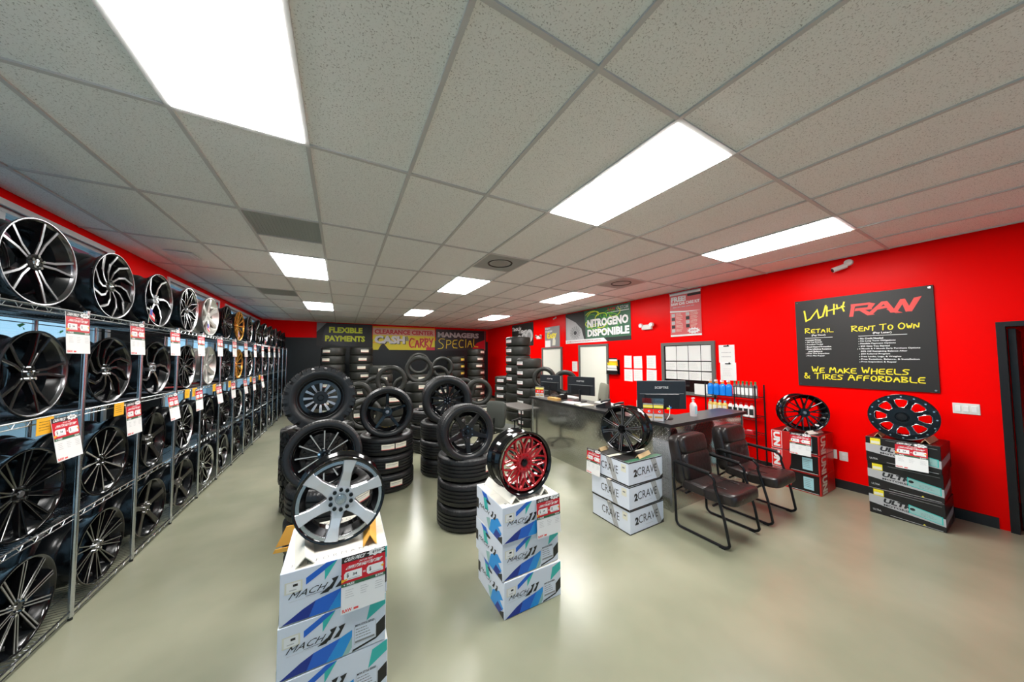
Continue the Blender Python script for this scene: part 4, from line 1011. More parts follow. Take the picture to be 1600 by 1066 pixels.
placard('red price placard hanging left on the boxes beside the counter', 2.54, 2.585, CT+.01, R(-90), R(-4))
# ---- red boxes
UW, UD, UH = .49, .49, .25
def uni_print():
    mb = MB(); h = UH
    p = Pr(mb, (-UW/2, UD/2, 0), (0, -1, 0), (0, 0, 1)); w = UD
    p.rect(.01*w, .03*h, .24*w, .97*h, 'print_white', .0006); p.rect(.02*w, .05*h, .23*w, .95*h, 'print_bred', .0008)
    p.text('UN', .05*w, .12*h, .20*w, .9*h, 'print_white', .06, .0012, rot=-90)
    p.poly([(.38*w, .04*h), (.97*w, .04*h), (.97*w, .96*h), (.44*w, .96*h), (.42*w, .3*h)], 'box_dark', .0008)
    p.rect(.66*w, .2*h, .86*w, .82*h, 'print_lblue', .0012); random.seed(4); p.lines(.68*w, .3*h, .84*w, .75*h, 5, 'print_grey', .0014, .3)
    p.rect(.42*w, .06*h, .95*w, .075*h, 'print_white', .001)
    s = Pr(mb, (-UW/2, -UD/2, 0), (1, 0, 0), (0, 0, 1)); w = UW
    s.rect(.01*w, .02*h, .99*w, .98*h, 'box_red', .0004)
    s.text('UNI', .09*w, .06*h, .42*w, .95*h, 'print_cream', .05, .0012, rot=-90)
    s.rect(.5*w, .04*h, .53*w, .96*h, 'print_bred', .001); s.rect(.93*w, .02*h, .96*w, .98*h, 'print_bred', .001)
    return mb.mesh('printed_graphics')
ub = carton(UW, UD, UH, 'box_red', 'box_dark').mesh('carton'); up_ = uni_print()
for i in range(3):
    t = thing('wheel_box', '%s red and black wheel box in the stack against the red wall' % ('bottom', 'middle', 'top')[i], 'box', (5.35+UW/2+(0, -.012, 0)[i], 1.505+UD/2, i*(UH+.002)), 0, 'red wheel boxes')
    obj('carton', ub, t); obj('printed_graphics', up_, t)
UT = 3*(UH+.002)+.001
wedge('pale folded wedge left under the black wheel on red boxes', 5.52, 1.87, UT, .3, .06, .04, 'box_top', R(-80)); wedge('pale folded wedge right under the black wheel on red boxes', 5.52, 1.60, UT, .3, .06, .04, 'box_top', R(-100))
wheel('vee9', .247, .2, 'glossy black V-spoke wheel standing on the red boxes', (5.53, 1.71, UT+.012), R(-48), R(-2))
placard('red price placard hanging on the red wheel boxes', 5.335, 1.68, UT-.0, R(-90), R(-6))
t = thing('flyer', 'small white flyer sticking out behind the red boxes near outlet', 'paper', (5.86, 1.53, .46)); MB().box((0, 0, 0), (.004, .1, .12), 'paper').build('sheet', t)
# ---- black and silver boxes
BW, BD, BH = .50, .50, .284
def ult_print():
    mb = MB(); h = BH; w = BD
    p = Pr(mb, (-BW/2, BD/2, 0), (0, -1, 0), (0, 0, 1))
    p.poly([(0, .42*h), (.3*w, .34*h), (w, .2*h), (w, .48*h), (.4*w, .68*h), (0, .74*h)], 'box_silver', .0006)
    p.text('ULTRA', .2*w, .50*h, .72*w, .68*h, 'print_black', .05, .0012, .05, skew=-.01); p.text('MOTORSPORTS', .21*w, .385*h, .78*w, .46*h, 'print_charcoal', .03, .0012, skew=-.012)
    p.rect(.07*w, .72*h, .22*w, .96*h, 'print_yellow', .0014); p.rect(.08*w, .75*h, .21*w, .85*h, 'print_cream', .0016)
    p.poly([(.55*w, .68*h), (.97*w, .52*h), (.97*w, .24*h), (.55*w, .38*h)], 'print_teal', .0016); p.poly([(.565*w, .65*h), (.955*w, .50*h), (.955*w, .265*h), (.565*w, .40*h)], 'print_mint', .0018)
    p.poly([(.60*w+.018*math.cos(k*PI/6), .53*h+.014*math.sin(k*PI/6)) for k in range(12)], 'print_charcoal', .002); random.seed(6); p.lines(.7*w, .36*h, .92*w, .5*h, 3, 'print_grey', .002, .25)
    p.text('ULTRA', .05*w, .12*h, .17*w, .19*h, 'print_lgrey', .02, .001); p.poly([(.72*w, .06*h), (.76*w, .06*h), (.74*w, .11*h)], 'print_yellow', .001)
    p.line([(.3*w, .08*h), (.96*w, .03*h)], .004, 'print_lgrey', .001); p.line([(.3*w, .93*h), (.96*w, .88*h)], .004, 'print_grey', .001)
    s = Pr(mb, (-BW/2, -BD/2, 0), (1, 0, 0), (0, 0, 1)); s.poly([(0, .2*h), (.9*BW, .35*h), (.9*BW, .6*h), (0, .48*h)], 'print_grey', .0006)
    return mb.mesh('printed_graphics')
bbm = carton(BW, BD, BH, 'box_dark', 'box_dark').mesh('carton'); bp_ = ult_print()
for i in range(3):
    t = thing('wheel_box', '%s black and silver wheel box in the stack nearest the dark door' % ('bottom', 'middle', 'top')[i], 'box', (5.335+BW/2+(0, .004, -.01)[i], .857+(0, .004, .0)[i], i*(BH+.002)), R((0, 1, -.6)[i]), 'black and silver wheel boxes')
    obj('carton', bbm, t); obj('printed_graphics', bp_, t)
BT = 3*(BH+.002)+.001
wedge('pale folded wedge left under the bolted black wheel', 5.55, 1.03, BT, .36, .06, .045, 'card_tan', R(-88)); wedge('pale folded wedge right under the bolted black wheel', 5.55, .70, BT, .36, .06, .045, 'card_tan', R(-92))
wheel('beadlock', .243, .18, 'black eight-window wheel with bolt ring on black and silver boxes', (5.44, .852, BT+.004), R(-84), R(-3))
placard('red price placard hanging on the black and silver boxes', 5.31, .79, BT-.01, R(-90), R(-5))

# ------------------------------------------------------------------ tire stacks with mounted wheels
def mounted(sty, Rt, rb, w, lab, loc, ang, lean=0, kind='street', cat='wheel'):
    t = thing('mounted_wheel', lab, cat, loc, ang, 'wheels with tires shown on tire stacks'); t.rotation_euler = (lean, 0, ang)
    obj('tire', tire_mesh(Rt, rb-.012, w, kind, 'Y'), t, (0, 0, Rt))
    wheel_parts(t, sty, rb, w*.86, Rt, -w*.43)
    return t
OG = 'tires stacked on the sales floor'
tire_stack(-.235, 4.5, 3, .395, .315, 'off-road tire stack nearest the shelving', (), 'offroad', rb=.25, jit=.02)
mounted('slot12', .395, .252, .30, 'large off-road tire on black twelve-slot wheel atop its stack', (-.225, 4.5, .885), R(4), R(-6), 'offroad')
tire_stack(-.06, 3.0, 3, .322, .262, 'street tire stack behind the silver wheel', ((0, 20), (1, 35), (2, 45)), rb=.2, mt='print_cream')
mounted('thin12', .278, .226, .22, 'tire on black wheel with thin bright spokes behind the silver wheel', (-.112, 2.9, .715), R(2), R(-8))
tire_stack(.585, 4.62, 3, .355, .246, 'tire stack under the plain five-spoke black wheel', ((0, 12), (1, 4), (2, -4), (2, 24)), rb=.22, mt='print_cream')
mounted('five', .335, .262, .24, 'tire on plain five-spoke black wheel, middle of the display', (.555, 4.4, .72), R(-7), R(-4))
tire_stack(1.235, 3.21, 3, .315, .25, 'nearest tire stack beside the red wheel boxes', ((0, 42), (1, 42), (2, 32)), rb=.2, mt='print_cream')
mounted('star5', .293, .224, .24, 'tire on satin black star-spoke wheel beside the red wheel', (1.175, 3.05, .70), R(-2), R(-6))
tire_stack(1.44, 4.75, 3, .35, .27, 'tire stack under the many-spoke black wheel', (), rb=.22)
mounted('leaf', .375, .262, .26, 'tire on glossy black many-spoke wheel on middle right stack', (1.44, 4.55, .755), R(-14), R(-4))
tire_stack(1.52, 6.0, 3, .34, .26, 'tire stack hidden behind the many-spoke wheel', (), rb=.22)
def loose(lab, x, y, z, Rt, w, ang, lean=0, far=True, lbl=None):
    rb = Rt-.1; o = obj('tire', tire_mesh(Rt, rb, w, 'street', 'Y', far), None, (x, y, z+Rt), (lean, 0, ang)); tag(o, lab, 'tire', 'loose tires standing upright')
    return o
loose('upright tire leaning close behind the many-spoke black wheel', 1.50, 4.98, .80, .34, .22, R(-14), far=False)
# back of the shop
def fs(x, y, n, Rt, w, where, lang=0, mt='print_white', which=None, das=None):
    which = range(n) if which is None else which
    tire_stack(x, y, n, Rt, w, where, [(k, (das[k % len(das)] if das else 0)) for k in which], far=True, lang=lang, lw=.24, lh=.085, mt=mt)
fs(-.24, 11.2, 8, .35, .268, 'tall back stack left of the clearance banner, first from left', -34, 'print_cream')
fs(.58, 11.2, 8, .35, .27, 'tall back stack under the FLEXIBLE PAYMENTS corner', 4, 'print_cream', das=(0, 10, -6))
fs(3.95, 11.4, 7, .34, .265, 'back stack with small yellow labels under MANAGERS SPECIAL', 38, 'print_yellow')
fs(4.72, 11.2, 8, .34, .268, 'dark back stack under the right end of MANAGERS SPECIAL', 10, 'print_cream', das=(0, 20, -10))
def crowned(x, y, n, w, where, up, Rt=.33, Ru=.33, ang=-8, dx=0, dy=0, which=None, das=None, mt='print_cream', sink=.05):
    """a low stack with one tire stood upright on it"""
    fs(x, y, n, Rt, w, where, 8, mt, which, das)
    loose(up, x+dx, y+dy, n*w-sink, Ru, .2, R(ang))
fs(1.05, 9.9, 6, .34, .262, 'back stack below the clearance banner, left one', 4, 'print_cream')
crowned(2.27, 10.3, 5, .25, 'back stack below the clearance banner, right one', 'highest upright tire, rear of the two in the middle back', .34, .36, -12, sink=-.0)
fs(3.2, 10.6, 5, .34, .25, 'low back stack before the yellow-labelled stack', 6, 'print_cream')
crowned(2.80, 9.35, 5, .24, 'stack behind the far-right upright tire', 'faint upright tire right of the highest pair', .33, .34, -14, which=())
crowned(.32, 7.3, 3, .24, 'low stack behind the off-road wheel', 'upright tire on the low stack beside the off-road wheel', .31, .30, -6)
crowned(.40, 6.35, 2, .24, 'lowest stack just behind the off-road wheel', 'lower upright tire just beside the off-road wheel', .31, .30, -6)
crowned(.78, 8.3, 3, .25, 'low tire stack in the middle back, left', 'upright tire left of the middle pair', .33, .32, -6)
crowned(1.0, 7.3, 4, .25, 'middle stack seen above the five-spoke wheel', 'upright tire farther back above the five-spoke wheel, left', .33, .335, -8, which=(3,))
crowned(1.55, 8.9, 3, .24, 'stack behind the middle back pair', 'upright tire seen through the larger upright tire, middle back', .33, .3, -8)
crowned(1.72, 7.75, 5, .24, 'middle back stack behind the five-spoke wheel', 'highest upright tire, front of the two in the middle back', .33, .345, -12, which=(2, 4))
crowned(2.4, 8.4, 4, .25, 'middle back stack behind the many-spoke wheel', 'low upright tire behind the many-spoke wheel top', .33, .31, -14)
crowned(2.98, 6.9, 3, .22, 'short stack behind the office chair', 'large upright tire behind the office chair', .33, .33, -18, mt='print_cream')
crowned(2.95, 7.85, 3, .22, 'short stack one row behind the office chair', 'upright tire half hidden behind the large one near the office chair', .33, .31, -18)
# stacks right of the aisle, by the red wall
fs(4.52, 7.56, 9, .36, .264, 'tallest stack by the red wall', -82, 'print_white', which=(4, 5, 6, 7, 8))
fs(4.36, 6.74, 7, .325, .252, 'tall stack in front of the tallest one', -84, 'print_white')
fs(4.58, 8.44, 5, .34, .24, 'low stack left of the tallest one by the red wall', -60, 'print_white')
fs(4.30, 5.98, 4, .33, .262, 'stack behind the counter, left', 0, which=())
fs(4.29, 5.19, 4, .32, .25, 'stack behind the counter, right', 0, which=())
loose('upright tire behind the counter, left of two above the monitors', 4.30, 5.98, 1.00, .28, .2, R(-42)); loose('upright tire behind the counter, right one before the red gap', 4.29, 5.19, .955, .275, .2, R(-42))

# ------------------------------------------------------------------ wire shelving with wheels
SX, BACK = -1.60, -2.20
posts = [2.645+.683*i for i in range(15)]
LV = [.06, .715, 1.425, 2.105]
def rack(y0, y1, lab):
    t = thing('wire_rack', lab, 'shelving', (0, 0, 0), 0, 'wire shelving along the left wall'); w = y1-y0
    ends = [y1-.016] if y0 > 2.7 else ([y0+.016, y1-.016] if y0 > 2 else [y0+.016])
    for y in ends:
        for x in (SX, BACK): MB().cyl((x, y, .02), .0145, LV[-1]+.0-.0, 'shelf_chrome', 10).cyl((x, y, 0), .012, .02, 'plastic_black', 8).build('post', t)
    for z in LV:
        mb = MB()
        for x in (SX, BACK):
            for dz, r_ in ((0, .006), (-.032, .004)): mb.tube([(x, y0+.003, z+dz), (x, y1-.003, z+dz)], r_, 'shelf_chrome', 6)
        k = int(w/.03)
        for i in range(k): y = y0+.015+i*(w-.03)/(k-1); mb.tube([(SX, y, z), (BACK, y, z)], .0022, 'shelf_chrome', 4)
        for x in (SX-.15, SX-.3, SX-.45): mb.tube([(x, y0+.01, z-.006), (x, y1-.01, z-.006)], .003, 'shelf_chrome', 4)
        for i in range(int(w/.1)): y = y0+.05+i*.1; mb.tube([(SX, y-.025, z), (SX, y+.0, z-.032), (SX, y+.025, z)], .002, 'shelf_chrome', 4)
        mb.build('shelf', t)
    return t
BN = ['nearest', 'second', 'third', 'fourth', 'fifth', 'sixth', 'seventh', 'eighth', 'ninth', 'tenth', 'eleventh', 'twelfth', 'thirteenth', 'farthest']
for i in range(14): rack(posts[i], posts[i+1], '%s bay of chrome wire shelving holding wheels' % BN[i].capitalize())
rack(posts[0]-.683, posts[0]-.002, 'Bay of chrome wire shelving before the nearest full one')
top_sty = ['twin5', 'swirl', 'curve5', 'mesh10', 'six_silver', 'dark10', 'gold12', 'mesh10', 'dark10', 'twin5', 'curve5', 'split10', 'dark10', 'vee9']
low_sty = ['dark10', 'thin12', 'bronze5', 'mesh10', 'tri7', 'dark10', 'mesh10', 'swirl', 'dark10', 'split10', 'thin12', 'dark10', 'vee9', 'tri7']
bot_sty = ['split10', 'dark10', 'bronze5', 'bronze5', 'mesh10', 'curve5', 'dark10', 'split10', 'tri7', 'dark10', 'mesh10', 'thin12', 'dark10', 'vee9']
look = {'twin5': 'black wheel with five split spokes and bright lip', 'swirl': 'black swirl-spoke wheel with bright lip', 'curve5': 'black wheel with five curved machined spokes', 'mesh10': 'machined V-spoke wheel',
        'six_silver': 'pale silver six-spoke wheel', 'dark10': 'dark wheel with slim paired spokes', 'gold12': 'gold multi-spoke wheel', 'thin12': 'black wheel with thin bright spokes', 'bronze5': 'dark wheel with five wide spokes',
        'tri7': 'black wheel with seven branching spokes', 'split10': 'black wheel with twin straight spokes', 'vee9': 'all-black V-spoke wheel'}
lvn = ['bottom shelf', 'second shelf up', 'third shelf up', 'topmost shelf']
protos = {}; RW = .262
rear_me = rim_mesh(RW-.006, .26, 'barrel_black', 'barrel_black', 40)
for lv in range(4):
    for b in range(14):
        sty = (bot_sty, low_sty, top_sty, top_sty)[lv][b]
        if lv == 2 and b == 5: sty = 'dark10'
        yc = posts[b]+.335; z = LV[lv]+.008
        lab = '%s, %s, %s bay' % (look[sty], lvn[lv], BN[b]); g = 'wheels on the wire shelving'
        if sty not in protos:
            protos[sty] = t = wheel(sty, RW, .24, lab, (SX-.145, yc, z), PI/2, 0, g, 'shelf_wheel')
        else: t = dup(protos[sty], (SX-.145, yc, z), PI/2, lab, g)
        t.rotation_euler = (0, 0, PI/2+R(random.Random(b*7+lv).uniform(-3, 3)))
        if (lv >= 2 and b < 6) or (lv < 2 and b < 4):
            rt = thing('rear_wheel', 'black wheel barrel standing behind the one on the %s, %s bay' % (lvn[lv], BN[b]), 'wheel', (SX-.425, yc, z), PI/2, g)
            obj('barrel', rear_me, rt, (0, -.13, RW-.006))
# price tags, orange tags and small flags
g = 'price placards hanging on the wire shelving'
for i in range(1, 13):
    placard('red and white price placard hanging at the top shelf, %s from the near end' % BN[i-1], SX+.02, posts[i]-.14, 2.095, PI/2, R(-3), g)
for i in range(1, 10):
    placard('red and white price placard hanging at the second shelf level, %s from the near end' % BN[i-1], SX+.022, posts[i]-(.21 if i == 1 else .15), 1.41, PI/2, R(-4)*(i % 2+1), g)
k = 0
for i, off in ((1, -.345), (2, -.33), (3, -.33+.55), (3, .42), (4, .40), (5, .38), (7, .3), (8, .35)):
    mb = MB().box((0, 0, -.05), (.12, .002, .1), 'print_amber'); random.seed(i); Pr(mb, (-.06, -.001, -.1), (1, 0, 0), (0, 0, 1)).lines(.015, .02, .105, .085, 4, 'print_charcoal', .0006, .2)
    o = mb.build('orange_tag'); o.location = (SX+.018, posts[i]+off, 1.425); o.rotation_euler = (0, 0, PI/2)
    tag(o, 'small orange tag clipped on the shelf edge, %s from the near end' % BN[k], 'tag', 'orange tags on the shelf edge'); k += 1
for k, i in enumerate((2, 4, 6, 9, 11)):
    t = thing('small_flag', 'little red white and blue flag at the top shelf edge, %s from the near end' % BN[k], 'flag', (SX+.03, posts[i], 2.115), 0, 'little flags on the shelving')
    MB().tube([(0, 0, 0), (0, .03, .16)], .002, 'print_cream', 5).build('stick', t)
    mb = MB(); 
    for q, (a, m_) in enumerate(((0, 'print_red'), (.025, 'print_white'), (.05, 'print_red'))): mb.add([(.002, .01+a*.1, .06+a), (.002, .1, .02+a*.8), (.002, .1, .045+a*.8), (.002, .015+a*.1, .085+a)], [(0, 1, 2, 3)], m_)
    mb.add([(.003, .015, .085), (.003, .055, .07), (.003, .055, .125), (.003, .02, .14)], [(0, 1, 2, 3)], 'print_navyflag'); mb.build('cloth', t)

# ------------------------------------------------------------------ counter
X0, X1, Y0, Y1, CHT = 3.36, 5.02, 2.2, 5.08, .965
t = thing('sales_counter', 'L-shaped counter clad in diamond plate with dark top', 'counter')
MB().box((X0+.25, (Y0+Y1)/2, CHT/2-.01), (.5, Y1-Y0-.0, CHT-.02), 'laminate_edge').box(((X0+.5+X1)/2, Y0+.14, CHT/2-.01), (X1-X0-.5, .28, CHT-.02), 'laminate_edge').build('body', t)
MB().box((X0-.002, (Y0+Y1)/2, CHT/2), (.004, Y1-Y0, CHT), 'diamond_plate').build('front_plate', t)
MB().box(((X0+X1)/2, Y0-.002, CHT/2), (X1-X0, .004, CHT), 'diamond_plate').build('side_plate', t)
MB().box((X0-.005, Y0-.005, CHT/2), (.028, .028, CHT), 'tread_plate_edge').box((X0-.004, Y1-.01, CHT/2), (.02, .022, CHT), 'tread_plate_edge').box((X1-.01, Y0-.004, CHT/2), (.022, .02, CHT), 'tread_plate_edge').build('corner_trim', t)
mb = MB()
pts = [(X0-.05, Y0-.05), (X1+.03, Y0-.05), (X1+.03, Y0+.30), (X0+.58, Y0+.30), (X0+.58, Y1+.03), (X0-.05, Y1+.03)]
n = 6; vs = [(a, b, CHT) for a, b in pts]+[(a, b, CHT+.038) for a, b in pts]
mb.add(vs, [tuple(range(5, -1, -1)), tuple(range(6, 12))]+[(i, (i+1) % n, (i+1) % n+n, i+n) for i in range(n)], ['laminate_edge', 'counter_top']+['laminate_edge']*n); mb.build('worktop', t)
Zt = CHT+.039
def monitor(lab, x, y, ang, w=.61, h=.36):
    """back of the screen faces local -Y"""
    t = thing('monitor', lab, 'monitor', (x, y, Zt), ang, 'computer monitors on the counter')
    mb = MB(); mb.box((0, .0, .11+h/2), (w, .022, h), 'screen_back', bev=.004).box((0, -.016, .11+h*.28), (w*.7, .02, h*.5), 'plastic_black', bev=.004); mb.build('housing', t)
    MB().box((0, .012, .11+h/2), (w-.02, .002, h-.02), 'glass_dark').build('screen', t)
    m = MB(); Pr(m, (-w/2, -.011, .11), (1, 0, 0), (0, 0, 1)).text('SCEPTRE', w*.36, h*.72, w*.64, h*.80, 'print_lgrey', .03, .0012); m.box((0, -.012, .11+h*.54), (w*.9, .003, .006), 'print_grey'); m.build('lettering', t)
    MB().cyl((0, -.03, 0), .018, .2, 'plastic_black', 12).build('neck', t); MB().lathe([(.001, .0), (.12, .0), (.115, .012), (.001, .014)], 'plastic_black', 28, axis='Z', closed=False, M=Matrix.Translation((0, -.02, 0))).build('foot', t)
monitor('monitor at the far left end of the counter', 3.72, 4.97, R(-78), .52, .31); monitor('middle monitor on the counter above the diamond plate', 3.74, 4.1, R(-76), .56, .32); monitor('monitor nearest the chairs at the counter corner', 3.60, 2.46, R(-31))
t = thing('cable_sleeve', 'short yellow and blue cable ties on the nearest monitor back', 'cable', (3.50, 2.33, Zt))
MB().tube([(0, 0, .005), (.06, .0, .06), (.1, .02, .14), (.12, .04, .16)], .005, 'print_lgrey').build('cable', t); MB().box((.04, .0, .14), (.05, .012, .02), 'print_lime').box((.1, .02, .14), (.05, .012, .02), 'bottle_blue').build('ties', t)
def acrylic(lab, x, y, ang, w=.2, h=.24):
    t = thing('brochure_holder', lab, 'brochure holder', (x, y, Zt), ang, 'clear brochure holders on the counter')
    MB().box((0, 0, h/2), (w, .003, h), 'acrylic').box((0, -.05, .05), (w, .003, .1), 'acrylic').box((0, -.025, .0015), (w, .05, .003), 'acrylic').build('stand', t)
    for s_ in (-1, 1):
        m = MB(); m.box((s_*w*.24, -.02, .105), (w*.44, .004, .2), 'print_white'); p = Pr(m, (s_*w*.24-w*.22, -.022, .005), (1, 0, 0), (0, 0, 1)); q = w*.44
        p.rect(0, .08, q, .14, 'print_bred'); p.rect(0, .15, q, .165, 'print_yellow'); p.rect(0, .17, q, .185, 'print_yellow'); p.rect(0, .14, q, .15, 'print_charcoal', .0008); p.rect(.01, .03, q-.01, .05, 'print_amber'); p.rect(.0, .185, q, .2, 'print_grey')
        p.poly([(q*.6+.014*math.cos(k*PI/5), .11+.014*math.sin(k*PI/5)) for k in range(10)], 'print_white', .001); p.poly([(q*.6+.008*math.cos(k*PI/5), .11+.008*math.sin(k*PI/5)) for k in range(10)], 'print_navy', .0014)
        m.build('brochure', t)
acrylic('clear holder with red and yellow brochures at the counter corner', 3.345, 2.40, R(-48), .24, .27); acrylic('clear holder with red brochures at the far left counter end', 3.42, 4.9, R(-62), .19)
t = thing('hand_sanitizer', 'clear pump bottle of hand sanitizer on the counter return', 'bottle', (4.05, 2.32, Zt))
MB().lathe([(.001, 0), (.04, 0), (.042, .01), (.042, .14), (.03, .17), (.012, .18), (.012, .19), (.001, .19)], 'bottle_clear', 20, axis='Z', closed=False).build('body', t)
MB().cyl((0, 0, .19), .014, .02, 'print_white', 12).cyl((0, 0, .21), .005, .02, 'print_white', 8).box((-.015, -.01, .235), (.05, .018, .012), 'print_white').build('pump', t); MB().box((-.01, -.041, .085), (.045, .004, .1), 'print_lblue').build('paper_label', t)
def phone(lab, x, y, ang):
    t = thing('desk_phone', lab, 'phone', (x, y, Zt), ang, 'black desk phones on the counter')
    MB().prism([(-.08, 0), (.08, 0), (.08, .03), (-.08, .09)], -.085, .085, 'plastic_black').build('base', t)
    MB().tube([(-.08, -.06, .115), (-.03, -.062, .105), (.03, -.062, .085), (.075, -.06, .065)], .017, 'plastic_black', 8).build('handset', t); MB().box((-.045, .02, .085), (.05, .09, .004), 'print_lgrey', Matrix.Rotation(R(0), 4, 'Y')).build('display', t)
phone('black desk phone left of the middle monitor', 3.62, 4.50, R(100)); phone('black desk phone right of the middle monitor', 3.58, 3.42, R(105)); phone('black desk phone behind the twin-spoke wheel', 3.52, 3.12, R(100))
t = thing('desk_box', 'tan cardboard roll lying on the counter near the far monitor', 'cardboard', (3.42, 4.45, Zt), R(-80)); MB().prism([(-.12, 0), (.12, 0), (.12, .04), (-.12, .05)], -.05, .05, 'cardboard').build('body', t)
def papers(lab, x, y, ang, w, d, mt='paper', n_=3):
    t = thing('paper_pile', lab, 'paper', (x, y, Zt), ang, 'papers lying on the counter')
    for k in range(n_): MB().box((.004*k, .003*k, .002+.004*k), (w, d, .003), mt, Matrix.Rotation(R(5*k), 4, 'Z')).build('sheet', t)
papers('white papers in front of the middle monitor', 3.45, 4.02, R(10), .2, .26); papers('cream papers beside the right desk phone', 3.46, 3.72, R(-15), .24, .2, 'print_cream'); papers('white papers behind the corner brochure holder', 3.50, 2.72, R(20), .2, .2)
def keyboard(lab, x, y, ang):
    t = thing('keyboard', lab, 'keyboard', (x, y, Zt), ang, 'keyboards on the counter'); MB().box((0, 0, .01), (.42, .14, .018), 'plate_white', bev=.004).build('body', t)
    m = MB()
    for i in range(14):
        for j in range(5): m.box((-.19+i*.0292, -.052+j*.026, .022), (.024, .021, .006), 'print_white')
    m.build('keys', t)['kind'] = 'stuff'
keyboard('white keyboard behind the far monitor', 3.9, 4.56, R(90)); keyboard('white keyboard right of the middle monitor', 3.84, 3.6, R(90))
t = thing('small_printer', 'small white printer on the counter left of the corner monitor', 'printer', (3.80, 2.86, Zt), R(0))
MB().box((0, 0, .08), (.15, .16, .16), 'plate_white', bev=.01).build('body', t); MB().box((-.02, -.01, .162), (.09, .1, .006), 'plastic_dark').build('lid', t)

# folding table, office chairs
t = thing('work_table', 'dark table between the counter end and the tire stacks', 'table', (3.38, 5.62, 0))
MB().box((0, 0, .735), (.5, .95, .03), 'table_top', bev=.004).build('tabletop', t)
for sx in (-1, 1):
    for sy in (-1, 1): MB().cyl((sx*.21, sy*.42, 0), .014, .72, 'frame_black', 8).build('leg', t)
def office_chair(lab, x, y, rz, mt, up=0):
    t = thing('office_chair', lab, 'chair', (x, y, 0), rz, 'office chairs')
    MB().ell((0, 0, .46), (.48, .46, .09), mt, .4, 8).build('seat', t); 
    MB().ell((0, 0, 0), (.44, .08, .47), mt, .35, 8, Matrix.Translation((0, .25, .76+up)) @ Matrix.Rotation(R(8), 4, 'X')).build('backrest', t)
    MB().tube([(0, .1, .42), (0, .3, .42), (0, .31, .7+up)], .015, 'frame_black').build('back_support', t); MB().cyl((0, 0, .1), .025, .34, 'frame_black', 12).build('column', t)
    for s_ in (-1, 1): MB().tube([(s_*.2, .05, .43), (s_*.27, .05, .45), (s_*.28, .06, .64), (s_*.28, -.12, .66), (s_*.28, .16, .66)], .014, 'frame_black').build('armrest', t)
    for k in range(5):
        a = 2*PI*k/5+.3; MB().tube([(0, 0, .12), (.28*math.cos(a), .28*math.sin(a), .07)], .016, 'frame_black').cyl((.28*math.cos(a)-.0, .28*math.sin(a)-.012, .028), .028, .024, 'frame_black', 12, 'Y').build('caster_arm', t)
office_chair('dark grey office chair before the work table beside the counter', 2.70, 5.02, R(112), 'office_fabric')
office_chair('olive grey office chair behind the counter by the white door', 4.55, 4.02, R(60), 'chair_grey', .3)

# guest chairs
def guest_chair(lab, x, y, rz=0):
    t = thing('guest_chair', lab, 'chair', (x, y, 0), rz, 'black leather guest chairs by the counter')
    # local: front -Y, width .57, base runs y -.25 .. .25
    def arc(c, r, a0, a1, n_=5): return [(c[0]+r*math.cos(R(a0+(a1-a0)*i/n_)), c[1]+r*math.sin(R(a0+(a1-a0)*i/n_))) for i in range(n_+1)]
    for s_ in (-1, 1):
        X = s_*.285
        yz = [(.27, .50)]+[(.265, .45), (.255, .3), (.25, .07)]+arc((.2, .065), .05, 0, -90)+[(-.17, .015)]+arc((-.2, .065), .05, -90, -165)+[(-.215, .25), (-.165, .45), (-.135, .56)]+arc((-.07, .575), .07, 170, 90, 6)+[(.05, .655), (.2, .665), (.265, .665)]
        MB().tube([(X, a, b) for a, b in yz], .0125, 'frame_black', 10).build('side_frame', t)
        MB().tube([(X, -.10, .652), (X, .05, .662), (X, .24, .672)], .019, 'frame_black', 10).build('armrest', t)
        MB().tube([(X, .265, .665), (X*.98, .268, .5)], .0125, 'frame_black', 8).build('rear_upright', t)
        MB().box((X, -.19, .006), (.03, .05, .012), 'plastic_black').build('foot_pad', t)
    m = MB()
    for y_ in (-.12, .14): m.tube([(-.285, y_, .36 if y_ < 0 else .38), (.285, y_, .36 if y_ < 0 else .38)], .011, 'frame_black', 8)
    m.tube([(-.285, .25, .2), (-.285, .262, .36), (.0, .27, .38), (.285, .262, .36), (.285, .25, .2)], .011, 'frame_black', 8)
    m.build('crossbar', t)
    MB().ell((0, 0, .0), (.50, .31, .12), 'leather', .33, 12, Matrix.Translation((0, -.14, .43)) @ Matrix.Rotation(R(-4), 4, 'X')).build('seat_front', t)
    MB().ell((0, 0, .0), (.49, .27, .11), 'leather', .33, 12, Matrix.Translation((0, .1, .435)) @ Matrix.Rotation(R(4), 4, 'X')).build('seat_rear', t)
    MB().ell((0, 0, 0), (.46, .13, .31), 'leather', .38, 12, Matrix.Translation((0, .205, .605)) @ Matrix.Rotation(R(-7), 4, 'X')).build('lumbar_cushion', t)
    MB().ell((0, 0, 0), (.5, .13, .52), 'leather', .3, 12, Matrix.Translation((0, .265, .665)) @ Matrix.Rotation(R(-10), 4, 'X')).build('backrest', t)
    MB().ell((0, 0, 0), (.45, .12, .2), 'leather', .42, 12, Matrix.Translation((0, .235, .825)) @ Matrix.Rotation(R(-12), 4, 'X')).build('headrest', t)
    m = MB()
    for s_ in (-1, 1): m.tube([(s_*.12, -.295, .44), (s_*.12, -.15, .492), (s_*.125, .02, .486)], .0035, 'satin_black', 5)
    m.build('seam_piping', t)
    return t
guest_chair('black leather guest chair, the left one nearest the box stack', 3.415, 1.755); guest_chair('black leather guest chair, the right one nearest the product rack', 4.255, 1.745)

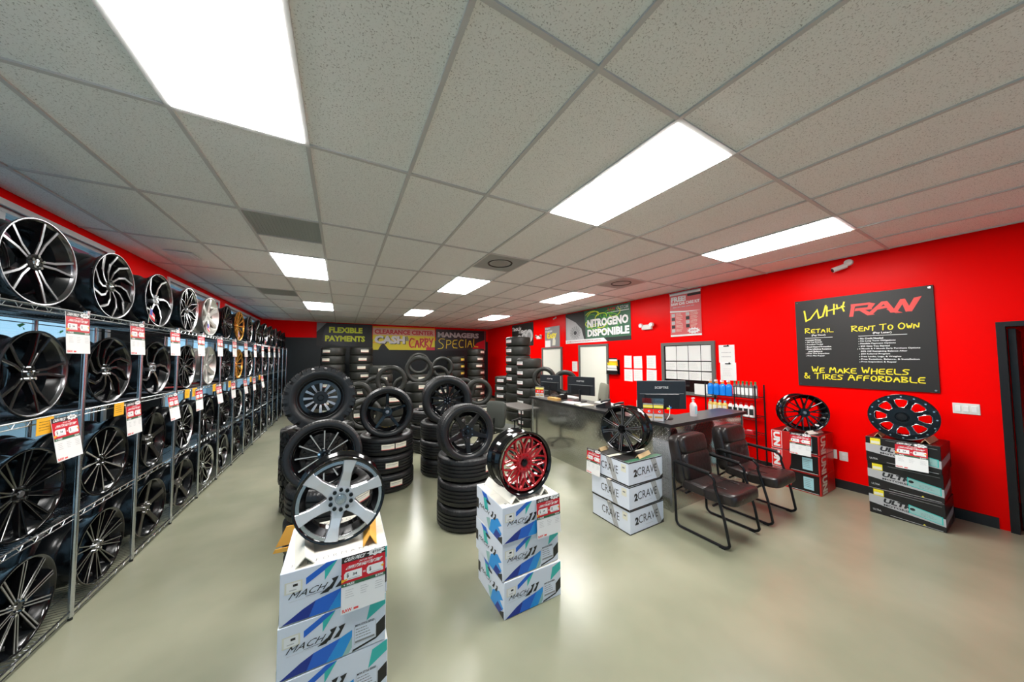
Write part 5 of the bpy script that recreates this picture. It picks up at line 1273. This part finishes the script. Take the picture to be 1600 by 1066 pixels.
# ------------------------------------------------------------------ product rack with bottles
RX0, RX1, RY0, RY1 = 5.58, 5.88, 2.26, 2.98
t = thing('product_rack', 'black wire rack with car care bottles against the red wall', 'shelving')
for x in (RX0, RX1):
    for y in (RY0, RY1): MB().cyl((x, y, 0), .011, 1.33, 'frame_black', 8).build('post', t)
MB().cyl((RX0, (RY0*2+RY1)/3+.04, 0), .008, 1.3, 'frame_black', 8).build('brace', t)
LR = [.12, .56, .83, 1.13]
for z in LR:
    m = MB()
    for x in (RX0, RX1): m.tube([(x, RY0, z), (x, RY1, z)], .006, 'frame_black', 6).tube([(x, RY0, z-.03), (x, RY1, z-.03)], .004, 'frame_black', 6)
    for i in range(25): y = RY0+.015+i*(RY1-RY0-.03)/24; m.tube([(RX0, y, z), (RX1, y, z)], .0022, 'frame_black', 4)
    m.build('shelf', t)
def bottle_proto(kind):
    b = {'spray': ('bottle_blue', 'cap_orange', .045, .225, 'print_white'), 'dark': ('bottle_grey', 'cap_green', .026, .25, 'print_white'), 'amber': ('bottle_amber', 'cap_sky', .036, .21, 'print_cream'), 'white': ('print_white', 'cap_red', .034, .21, 'print_charcoal')}[kind]
    return b
k = 0
def bottle(kind, y, z, lab, g):
    bm_, cm, r_, h, lm = bottle_proto(kind)
    t = thing('bottle', lab, 'bottle', (RX0+.05, y, z+.005), 0, g)
    MB().lathe([(.001, 0), (r_, 0), (r_, h*.68), (r_*.85, h*.76), (r_*.4, h*.86), (r_*.4, h*.9), (.001, h*.9)], bm_, 16, axis='Z', closed=False).build('body', t)
    m = MB(); m.cyl((0, 0, h*.86), r_*.5, h*.14, cm, 10)
    if kind == 'spray': m.box((-.015, 0, h*1.06), (.07, .022, .03), 'print_white').box((-.03, 0, h*.97), (.008, .014, .05), cm)
    m.build('cap', t)
    n_ = 6; vs = []
    for i in range(n_+1):
        a = PI+(-.9+1.8*i/n_)
        for zz in (h*.15, h*.6): vs.append(((r_+.001)*math.cos(a), (r_+.001)*math.sin(a), zz))
    MB().add(vs, [(2*i, 2*i+1, 2*i+3, 2*i+2) for i in range(n_)], lm if kind != 'spray' else 'bottle_blue').build('paper_label', t)
for i in range(4): bottle('spray', RY1-.06-.095*i, LR[3], 'blue spray bottle on the rack top shelf, %s from the left' % BN[i].replace('nearest', 'first'), 'blue spray bottles on the rack')
for i in range(6): bottle('dark', RY1-.43-.056*i, LR[3], 'slim dark can with green cap on the rack top shelf, %s from the left' % BN[i].replace('nearest', 'first'), 'dark cans on the rack')
for i in range(4): bottle('amber', RY1-.05-.076*i, LR[2], 'amber bottle with blue cap on the rack second shelf, %s from the left' % BN[i].replace('nearest', 'first'), 'amber bottles on the rack')
for i in range(5): bottle('white', RY1-.36-.073*i, LR[2], 'white bottle with red cap on the rack second shelf, %s from the left' % BN[i].replace('nearest', 'first'), 'white bottles on the rack')
for i, (y, m_) in enumerate(((2.88, 'print_white'), (2.70, 'print_charcoal'), (2.55, 'print_white'), (2.395, 'cap_red'))):
    t = thing('packet', 'flat packet lying on the rack lower shelf, %s from the left' % BN[i].replace('nearest', 'first'), 'packet', (RX0+.12, y, LR[1]+.008), R(-12+i*7), 'packets on the rack')
    MB().box((0, 0, .022), (.13, .11, .044), m_, bev=.003).build('body', t); MB().box((-.02, 0, .0455), (.05, .06, .003), 'print_white').build('paper_label', t)
